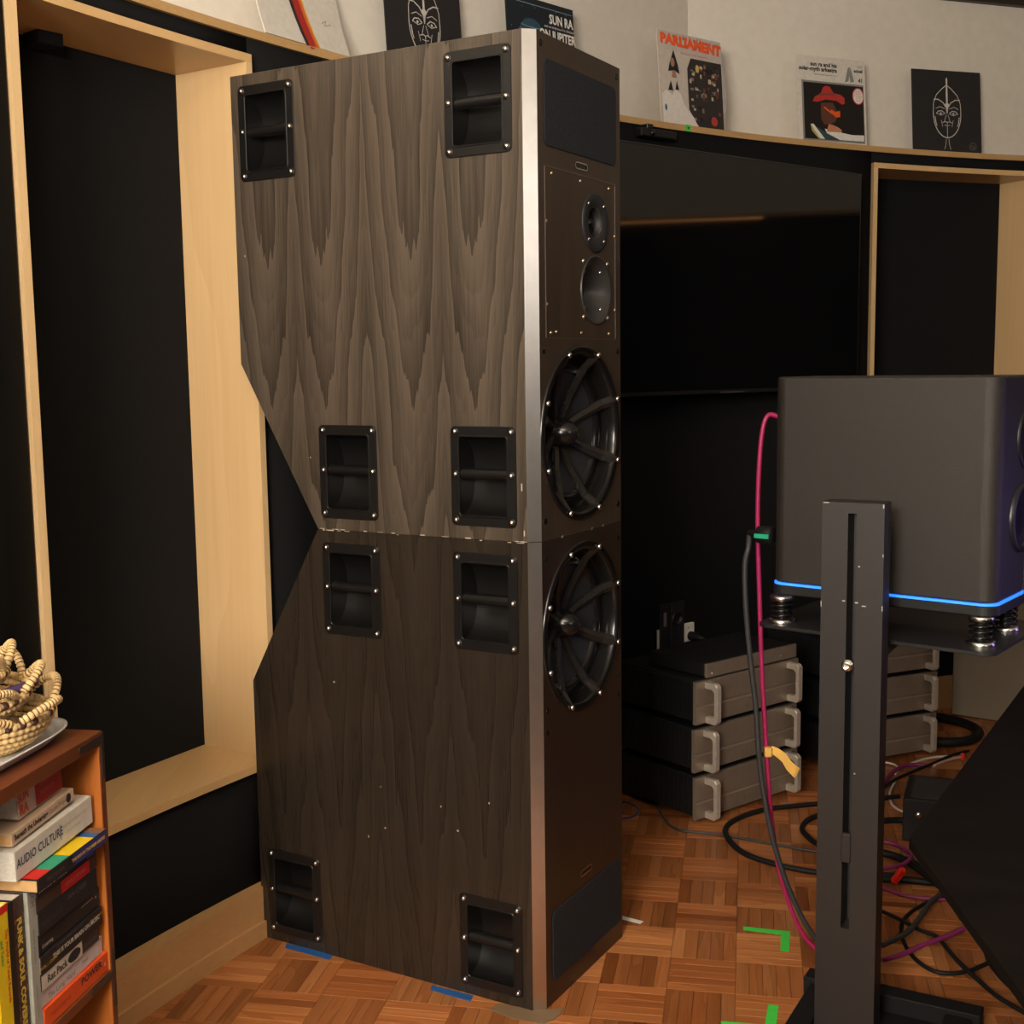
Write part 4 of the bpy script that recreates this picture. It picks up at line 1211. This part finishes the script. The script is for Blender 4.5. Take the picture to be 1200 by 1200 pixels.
def lying(y0, y1, z0, z1, d, col, label, pages=None, dep=.16, tilt=0.0, rough=.5, cover=None):
    """a book lying flat with its spine facing out (+x)"""
    g = thing('book', label, 'book', BF @ M.Translation(V((d, (y0 + y1) / 2, z0))) @ M.Rotation(tilt, 4, 'X'), 'books in the teak bookcase')
    L = (y1 - y0) / 2; H = z1 - z0; c = .0016
    sp = plain('book_' + '%02x%02x%02x' % tuple(int(255 * min(1, v ** .45)) for v in col), col, rough)
    mb = MB().box((-c * 1.4, -L, 0), (0, L, H)); mb.box((-dep, -L, 0), (-c, L, c)); mb.box((-dep, -L, H - c), (-c, L, H), 1)
    o = mb.build('cover', [sp, cover or sp], g); bevel(o, .0012)
    MB().box((-dep + .003, -L + .0015, c), (-c, L - .0015, H - c)).build('pages', pages or PAPER, g)
    g['_h'] = H; g['_l'] = L
    return g


def sptext(g, s, y, size, mat, z=None, stretch=1.0, bold=0.0, align='CENTER', lift=.0005):
    H = g['_h']
    return text(s, size, mat, g, M.Translation(V((lift, y, H / 2 if z is None else z))) @ UP, align=align, stretch=stretch, bold=bold)


def patch(g, y0, y1, z0, z1, mat, lift=.0004, name='spine_print'):
    return MB().add([(lift, y0, z0), (lift, y1, z0), (lift, y1, z1), (lift, y0, z1)], [(0, 1, 2, 3)]).build(name, mat, g)


creamink = plain('cream_ink', (.55, .50, .42), .6); greyink = plain('grey_ink', (.13, .12, .12), .6)
yellink = plain('yellow_ink', (.62, .44, .05), .6); blueink = plain('navy_ink', (.03, .035, .10), .6)
B = lying(-.212, -.008, .4165, .4500, -.004, (.62, .070, .012), 'orange paperback lettered POWER at the bottom of the lying pile')
sptext(B, 'POWER', .045, .017, BLKINK, .021, 1.15, .0004); sptext(B, 'THE SOUND OF', -.055, .009, plain('rust_ink', (.22, .03, .01), .6), .016)
patch(B, .065, .080, .026, .0275, creamink); patch(B, .088, .092, .012, .018, creamink)
B = lying(-.212, -.014, .4505, .4800, -.010, (.50, .44, .42), 'white paperback with faint grey lettering, on the orange one')
sptext(B, 'The Long, Hard', -.035, .013, greyink, .010); sptext(B, 'Road', .040, .009, greyink, .014)
B = lying(-.212, -.030, .4805, .5060, -.006, (.030, .022, .018), 'cream and black book with an oval emblem, in the lying pile')
patch(B, -.091, .034, .0005, .025, plain('book_cream', (.50, .44, .36), .5)); sptext(B, 'Rat Pack', -.045, .018, BLKINK, .012, .95, .0004, lift=.0009)
o = MB().add([(.0009, .008 + .020 * math.cos(i * PI / 10), .013 + .0095 * math.sin(i * PI / 10)) for i in range(20)], [tuple(range(20))]).build('oval_print', BLKINK, B)
sptext(B, 'Shawn Levy', .062, .008, greyink, .012)
B = lying(-.212, -.020, .5065, .5370, -.004, (.010, .009, .009), 'black paperback with white capitals along its spine, above the cream and black book')
sptext(B, 'THIS IS YOUR BRAIN ON MUSIC', .012, .0105, creamink, .016, 1.0, .0003); sptext(B, 'DANIEL J. LEVITIN', -.078, .007, yellink, .012); sptext(B, 'The Science of a', .076, .006, yellink, .020); patch(B, -.05, .03, .0275, .0283, greyink)
B = lying(-.212, -.018, .5375, .5710, -.008, (.013, .010, .010), 'black hardback with a rounded spine end in the lying pile')
sptext(B, 'Listening', -.070, .009, creamink, .012); patch(B, .035, .075, .022, .0228, creamink); patch(B, .082, .085, .018, .022, creamink)
B = lying(-.212, -.030, .5715, .6095, -.004, (.012, .011, .012), 'thick black book with faint grey lettering below the red-labelled one')
sptext(B, 'IAN CARR', .025, .013, greyink, .026); sptext(B, 'MILES DAVIS', -.055, .012, plain('faint_ink', (.06, .06, .07), .6), .016)
B = lying(-.212, -.024, .6100, .6320, -.006, (.055, .032, .022), 'dark brown book with a red block on its spine')
patch(B, -.022, .068, .0005, .0215, plain('label_red', (.55, .012, .012), .5)); sptext(B, 'GERALD POSNER', .022, .0085, plain('pink_ink', (.60, .22, .20), .6), .011, 1, 0, lift=.0009)
B = lying(-.212, -.030, .6325, .6545, -.004, (.014, .013, .016), 'thin black book with white capitals, right below the navy-spined paperback')
sptext(B, 'SOUNDS OF MUSIC', -.045, .0095, creamink, .011, 1.0, .0003); sptext(B, 'DAVID TOOP', .035, .006, creamink, .011); patch(B, .062, .085, .004, .016, plain('blue_grey', (.05, .08, .13), .5))
B = lying(-.238, -.023, .6548, .6758, .014, (.016, .013, .014), 'navy-spined paperback with a rainbow-striped cover, under the thick white book', pages=TANPAPER)
patch(B, -.002, .106, .0005, .0215, plain('spine_navy', (.03, .028, .14), .5)); sptext(B, 'THE MAN IN THE HIGH CASTLE', .046, .0075, yellink, .011, 1, .0003, lift=.0009)
sptext(B, 'PHILIP K. DICK', -.055, .008, greyink, .011)
for y0, y1, c in ((-.1065, -.068, (.55, .02, .012)), (-.068, -.012, (.03, .30, .17)), (-.012, .066, (.72, .50, .01)), (.066, .086, (.03, .10, .26)), (.086, .107, (.22, .11, .05))):
    MB().add([(-.0005, y0, .0224), (-.0005, y1, .0224), (-.10, y1, .0224), (-.10, y0, .0224)], [(0, 1, 2, 3)]).build('cover_stripe', plain('stripe_%d' % int(1000 + y0 * 1000), c, .5), B)
B = lying(-.252, -.019, .6815, .7295, -.012, (.60, .555, .48), 'thick white book lettered AUDIO CULTURE', dep=.15, tilt=.035)
sptext(B, 'AUDIO CULTURE', -.046, .020, blueink, .026, .86, .0004); patch(B, .012, .017, .012, .038, plain('pale_teal', (.30, .36, .33), .5)); sptext(B, 'READINGS IN MODERN MUSIC', .060, .007, plain('olive_ink', (.36, .34, .18), .6), .030, .8); sptext(B, 'Cox and Warner', .055, .007, plain('olive_ink', (.36, .34, .18), .6), .018)
B = lying(-.245, -.060, .7350, .7555, -.020, (.56, .40, .27), 'tan paperback with a round black emblem, tilted on the thick white book', pages=TANPAPER, tilt=.055, dep=.13)
sptext(B, 'Beneath the Underdog', -.038, .0125, BLKINK, .011, .82, .0005); sptext(B, 'Charles Mingus', .040, .011, plain('brown_ink', (.25, .15, .10), .6), .011, .8)
o = MB().add([(.0006, .074 + .0075 * math.cos(i * PI / 8), .0105 + .008 * math.sin(i * PI / 8)) for i in range(16)], [tuple(range(16))]).build('emblem', BLKINK, B)
B = lying(-.205, -.080, .7600, .8050, -.032, (.50, .36, .28), 'short thick book with red and orange lettering on top of the pile', tilt=.055, dep=.12)
patch(B, -.012, .067, .002, .046, plain('spine_red', (.30, .018, .012), .5)); sptext(B, 'SUN', -.046, .024, plain('brick_ink', (.55, .10, .03), .5), .034, .7, .0012); sptext(B, 'RA', -.046, .024, plain('brick_ink', (.55, .10, .03), .5), .013, .8, .0012)
sptext(B, 'SPACE IS', .022, .011, plain('rose_ink', (.5, .12, .08), .6), .034, .8); sptext(B, 'THE PLACE', .022, .011, plain('rose_ink', (.5, .12, .08), .6), .018, .8)

# upright books at the near end
UPR = M(((0, 0, 1, 0), (0, 1, 0, 0), (-1, 0, 0, 0), (0, 0, 0, 1)))    # text runs down the spine, facing +x


def upright(y0, y1, h, d, col, label, dep=.20, cover_top=None):
    g = thing('book', label, 'book', BF @ M.Translation(V((d, (y0 + y1) / 2, .4165))), 'books in the teak bookcase')
    L = (y1 - y0) / 2; c = .0014
    sp = plain('book_' + '%02x%02x%02x' % tuple(int(255 * min(1, v ** .45)) for v in col), col, .45)
    mb = MB().box((-c, -L, 0), (0, L, h)); mb.box((-dep, -L, 0), (-c, -L + c, h)); mb.box((-dep, L - c, 0), (-c, L, h))
    bevel(mb.build('cover', sp, g), .0008)
    MB().box((-dep + .002, -L + c, .002), (-c, L - c, h - .003)).build('pages', PAPER, g)
    g['_h'] = h; g['_l'] = L
    return g


def uptext(g, s, z, size, mat, y=0.0, stretch=1.0, bold=0.0):
    return text(s, size, mat, g, M.Translation(V((.0006, y, z))) @ UPR, stretch=stretch, bold=bold)


B = upright(-.236, -.2135, .244, -.006, (.33, .33, .28), 'plain grey-green upright book beside the lying pile')
uptext(B, 'ECM', .222, .013, plain('moss_ink', (.12, .13, .11), .6)); uptext(B, 'Sleeves of Desire', .145, .008, plain('moss_ink', (.12, .13, .11), .6)); uptext(B, 'Lars Muller Publishers', .055, .006, plain('moss_ink', (.12, .13, .11), .6))
B = upright(-.267, -.237, .238, -.012, (.045, .020, .018), 'upright dark patterned book with tall yellow letters')
uptext(B, 'FUNK & SOUL COVERS', .118, .017, yellink, -.001, 1.0, .0008)
rnd = random.Random(9)
for c, k in (((.10, .09, .08), 22), ((.03, .10, .14), 8), ((.30, .10, .06), 9)):
    mt = plain('collage_%d' % k, c, .5); mb = MB()
    for _ in range(k):
        y = rnd.choice((rnd.uniform(-.0145, -.0095), rnd.uniform(.009, .0115))); z = rnd.uniform(.006, .225); hh = rnd.uniform(.003, .011)
        mb.add([(.0004, y, z), (.0004, y + .003, z), (.0004, y + .003, z + hh), (.0004, y, z + hh)], [(0, 1, 2, 3)])
    mb.build('spine_print', mt, B)['kind'] = 'stuff'
B = upright(-.287, -.270, .2405, -.010, (.012, .012, .012), 'plain black upright book between the yellow one and the patterned one')
B = upright(-.322, -.289, .246, -.006, (.70, .50, .01), 'yellow upright book with red and green spine lettering')
uptext(B, 'This World of Tuned Records', .150, .0095, plain('label_red', (.55, .012, .012), .5), .009, 1, .0003); uptext(B, 'and Tuning', .175, .009, plain('leaf_green', (.02, .25, .05), .5), -.004, 1, .0003)
patch(B, -.0165, .0165, .234, .246, plain('label_red', (.55, .012, .012), .5))

# ---------------------------------------------------------------- platter and baskets on the bookcase
pt = thing('platter', 'pale shallow platter under the baskets on the bookcase top', 'platter', BF @ M.Translation(V((-.137, -.182, .840))))


def oval(a, b, z, n=40, e=4.0): return [(a * abs(math.cos(t)) ** (2 / e) * (1 if math.cos(t) >= 0 else -1), b * abs(math.sin(t)) ** (2 / e) * (1 if math.sin(t) >= 0 else -1), z) for t in [2 * PI * i / n for i in range(n)]]


rings = [oval(.088, .150, 0), oval(.094, .158, .003), oval(.109, .175, .018), oval(.113, .180, .021), oval(.113, .180, .0235), oval(.108, .175, .0215), oval(.092, .155, .007), oval(.03, .10, .0065)]
vs = sum(rings, []); fs = []
for k in range(len(rings) - 1):
    for i in range(40): fs.append((40 * k + i, 40 * k + (i + 1) % 40, 40 * k + 40 + (i + 1) % 40, 40 * k + 40 + i))
fs.append(tuple(range(39, -1, -1))); fs.append(tuple(280 + i for i in range(40)))
mesh('dish', vs, fs, CERAMIC, pt, True)


def coil(parent, R, z, r, wraps, dark=lambda k: False, wob=0.0, name='coil', a0=0):
    per = 5; n = wraps * per
    pts = [(R * (1 + wob * math.sin(3 * t + a0)) * math.cos(t), R * (1 + wob * math.cos(2 * t + a0)) * math.sin(t), z + wob * .08 * math.sin(2 * t + a0)) for t in [2 * PI * i / n for i in range(n)]]
    prof = (.80, 1.0, 1.06, 1.0, .80)
    return MB().tube(pts, r, 8, closed=True, rfun=lambda i: r * prof[i % per], mifun=lambda i: 1 if dark(i // per) else 0).build(name, [STRAW, STRAWD], parent)


def loop(parent, pts, r, period=5, ndark=1):
    P = spline(pts, 16); prof = (.86, 1.0, 1.05, 1.0, .86)
    MB().tube(P, r, 8, rfun=lambda i: r * prof[i % 5], mifun=lambda i: 1 if i % period == 4 else 0).build('rim_loop', [STRAW, STRAWD], parent)


def basket(mtx, R, rows, label, seed, loops, z_rim=True, h=.0098):
    g = thing('basket', label, 'basket', mtx, 'coiled baskets on the platter')
    rnd = random.Random(seed)
    MB().lathe([(0, .001), (R * .64, .001), (R * .66, .006), (0, .006)], None, 32).build('base', STRAW, g)
    for k in range(rows):
        u = k / (rows - 1)
        Rk = R * (.66 + .34 * math.sin(u * PI * .5) ** .8)
        if k == rows - 1: coil(g, Rk, .006 + h * k, h * .68, 64, lambda q: (q // 2) % 7 in (1, 2, 3) and q % 2 == 0, name='striped_rim')
        else: coil(g, Rk, .006 + h * k, h * .58, 62 + rnd.randint(0, 4))
    zt = .006 + h * rows
    for a_0, a_1, hh, ro in loops:
        P = []
        for q in range(7):
            a = a_0 + (a_1 - a_0) * q / 6; s = math.sin(PI * q / 6); P.append((R * (1 + ro * s) * math.cos(a), R * (1 + ro * s) * math.sin(a), zt - .004 + hh * s))
        loop(g, P, .0068, 5, 2)
    return g


bB = BF @ M.Translation(V((-.150, -.140, .8475)))
LP = [(-2.4, -1.5, .020, .08), (-1.4, -.5, .016, .12), (-.35, .5, .020, .16), (.6, 1.35, .032, .16), (1.5, 2.4, .030, .1), (2.6, 3.4, .03, .1)]
basket(bB, .126, 6, 'lowest coiled straw basket, resting on the platter', 1, LP)
bM = BF @ M.Translation(V((-.154, -.148, .902))) @ M.Rotation(.10, 4, 'X')
basket(bM, .104, 4, 'middle coiled straw basket nested in the lowest one', 2, [(-2.2, -1.2, .022, .1), (-1.0, -.1, .022, .16), (.1, .9, .030, .2), (1.0, 1.9, .034, .12), (2.1, 3.0, .03, .1)])
bT = BF @ M.Translation(V((-.162, -.160, .938))) @ M.Rotation(-.12, 4, 'Y')
basket(bT, .084, 3, 'top coiled straw basket with raised rim loops', 3, [(-1.8, -.9, .020, .1), (-.7, .2, .026, .2), (.4, 1.2, .034, .2), (1.4, 2.3, .03, .1)])
cl = bB @ M.Translation(V((.03, .050, .088)))
o = tag(MB().tube(spline([(.02, -.05, .0), (.045, .0, .006), (.03, .045, .002), (-.01, .06, .004)]), .008, 8).build('cloth', plain('teal_purple', (.05, .03, .09), .4)), 'purple and teal patterned cloth tucked in the lowest basket', 'cloth'); o.matrix_world = cl

# ================================================================== PARQUET PLANKS
bpy.context.view_layer.update()
dg = bpy.context.evaluated_depsgraph_get()
TO = V((.376, 2.905)); TS = .158; TA = math.radians(-10.8)
ex = V((math.cos(TA), math.sin(TA))); ey = V((-math.sin(TA), math.cos(TA)))
NF = 5; fw = TS / NF
pl_all = []
for i in range(-14, 18):
    for j in range(-9, 20):
        for k in range(NF):
            horiz = (i + j) % 2 == 1
            if horiz: c = TO + ex * ((i + .5) * TS) + ey * ((j + (k + .5) / NF) * TS); ang = TA
            else: c = TO + ex * ((i + (k + .5) / NF) * TS) + ey * ((j + .5) * TS); ang = TA + PI / 2
            v = c - WC
            if v.length > rad(math.atan2(v.y, v.x)) + .07 or c.x > 3.0 or c.y < 1.5: continue
            pl_all.append((c, ang, (i, j)))


def seen(c, ang):
    dx = V((math.cos(ang), math.sin(ang))) * TS * .36
    for q in (c, c + dx, c - dx):
        t = V((q.x, q.y, .0005)); d = t - C_O
        x = d.dot(C_R) / d.dot(C_FWD) * F_PX + 600; y = 600 - d.dot(C_U) / d.dot(C_FWD) * F_PX
        if not (-6 < x < 1206 and -6 < y < 1206): continue
        hit, loc, *_ = SC.ray_cast(dg, C_O, d.normalized(), distance=d.length - .004)
        if not hit: return True
    return False


vis = sorted(((c.length, idx) for idx, (c, a, _t) in enumerate(pl_all) if seen(c, a)))
single = set(i for _, i in vis[:300])
TONES = [(.30, .112, .037), (.26, .090, .028), (.35, .138, .048), (.22, .072, .022), (.28, .100, .032), (.37, .155, .056), (.145, .042, .012), (.32, .120, .040), (.29, .105, .034), (.31, .115, .038)]
rnd = random.Random(21)
gv, gf, guv, gt_ = [], [], [], []
L2, W2 = TS / 2 - .00035, fw / 2 - .00035


def tone_for(tl):
    if tl not in tile_tone: tile_tone[tl] = rnd.choice(TONES[:6] + TONES[7:])
    lay = 1.12 if (tl[0] + tl[1]) % 2 == 1 else .74  # directional sheen of the grain put into the tile colour
    b = V(tile_tone[tl]) * lay; t = V(rnd.choice(TONES)); k = rnd.uniform(.86, 1.15) * 1.5
    a = .38 if rnd.random() > .12 else .85
    return tuple((b * (1 - a) + t * a) * k)


tile_tone = {}
for idx, (c, ang, tl) in enumerate(pl_all):
    tn = tone_for(tl); zt = rnd.uniform(-.00025, .00025); off = (rnd.uniform(0, 9), rnd.uniform(0, 9))
    bx_ = .0008
    lv = [(-L2, -W2, -.004), (L2, -W2, -.004), (L2, W2, -.004), (-L2, W2, -.004)]
    up1 = [(-L2, -W2, zt - .0006), (L2, -W2, zt - .0006), (L2, W2, zt - .0006), (-L2, W2, zt - .0006)]
    up2 = [(-L2 + bx_, -W2 + bx_, zt), (L2 - bx_, -W2 + bx_, zt), (L2 - bx_, W2 - bx_, zt), (-L2 + bx_, W2 - bx_, zt)]
    vs = lv + up1 + up2
    fs = [(8, 9, 10, 11)] + [(4 + i, 4 + (i + 1) % 4, 8 + (i + 1) % 4, 8 + i) for i in range(4)] + [(i, (i + 1) % 4, 4 + (i + 1) % 4, 4 + i) for i in range(4)]
    if idx in single:
        me = bpy.data.meshes.new('plank'); me.from_pydata(vs, [], fs)
        me.materials.append(PLANK)
        uv = me.uv_layers.new(name='UVMap'); ca = me.color_attributes.new('tone', 'FLOAT_COLOR', 'POINT')
        for lp in me.loops: q = vs[lp.vertex_index]; uv.data[lp.index].uv = (q[0] + off[0], q[1] + off[1])
        for dd in ca.data: dd.color = (*tn, 1)
        o = bpy.data.objects.new('plank', me); COL.objects.link(o); o.parent = fl
        o.location = (c.x, c.y, 0); o.rotation_euler = (0, 0, ang)
    else:
        k = len(gv); ca_, sa_ = math.cos(ang), math.sin(ang)
        gv += [(c.x + ca_ * a - sa_ * b, c.y + sa_ * a + ca_ * b, z) for a, b, z in vs]
        gf += [tuple(x + k for x in f) for f in fs]
        guv += [(a + off[0], b + off[1]) for a, b, z in vs]; gt_ += [tn] * 12
me = bpy.data.meshes.new('parquet_rest'); me.from_pydata(gv, [], gf); me.materials.append(PLANK)
uv = me.uv_layers.new(name='UVMap'); ca = me.color_attributes.new('tone', 'FLOAT_COLOR', 'POINT')
uv.data.foreach_set('uv', [x for lp in me.loops for x in guv[lp.vertex_index]])
ca.data.foreach_set('color', [x for t in gt_ for x in (*t, 1)])
o = bpy.data.objects.new('parquet_planks', me); COL.objects.link(o); o.parent = fl; o['kind'] = 'stuff'
for o in bpy.data.objects:
    for k in ('_h', '_l'):
        if k in o: del o[k]
print('planks', len(pl_all), 'visible', len(vis))
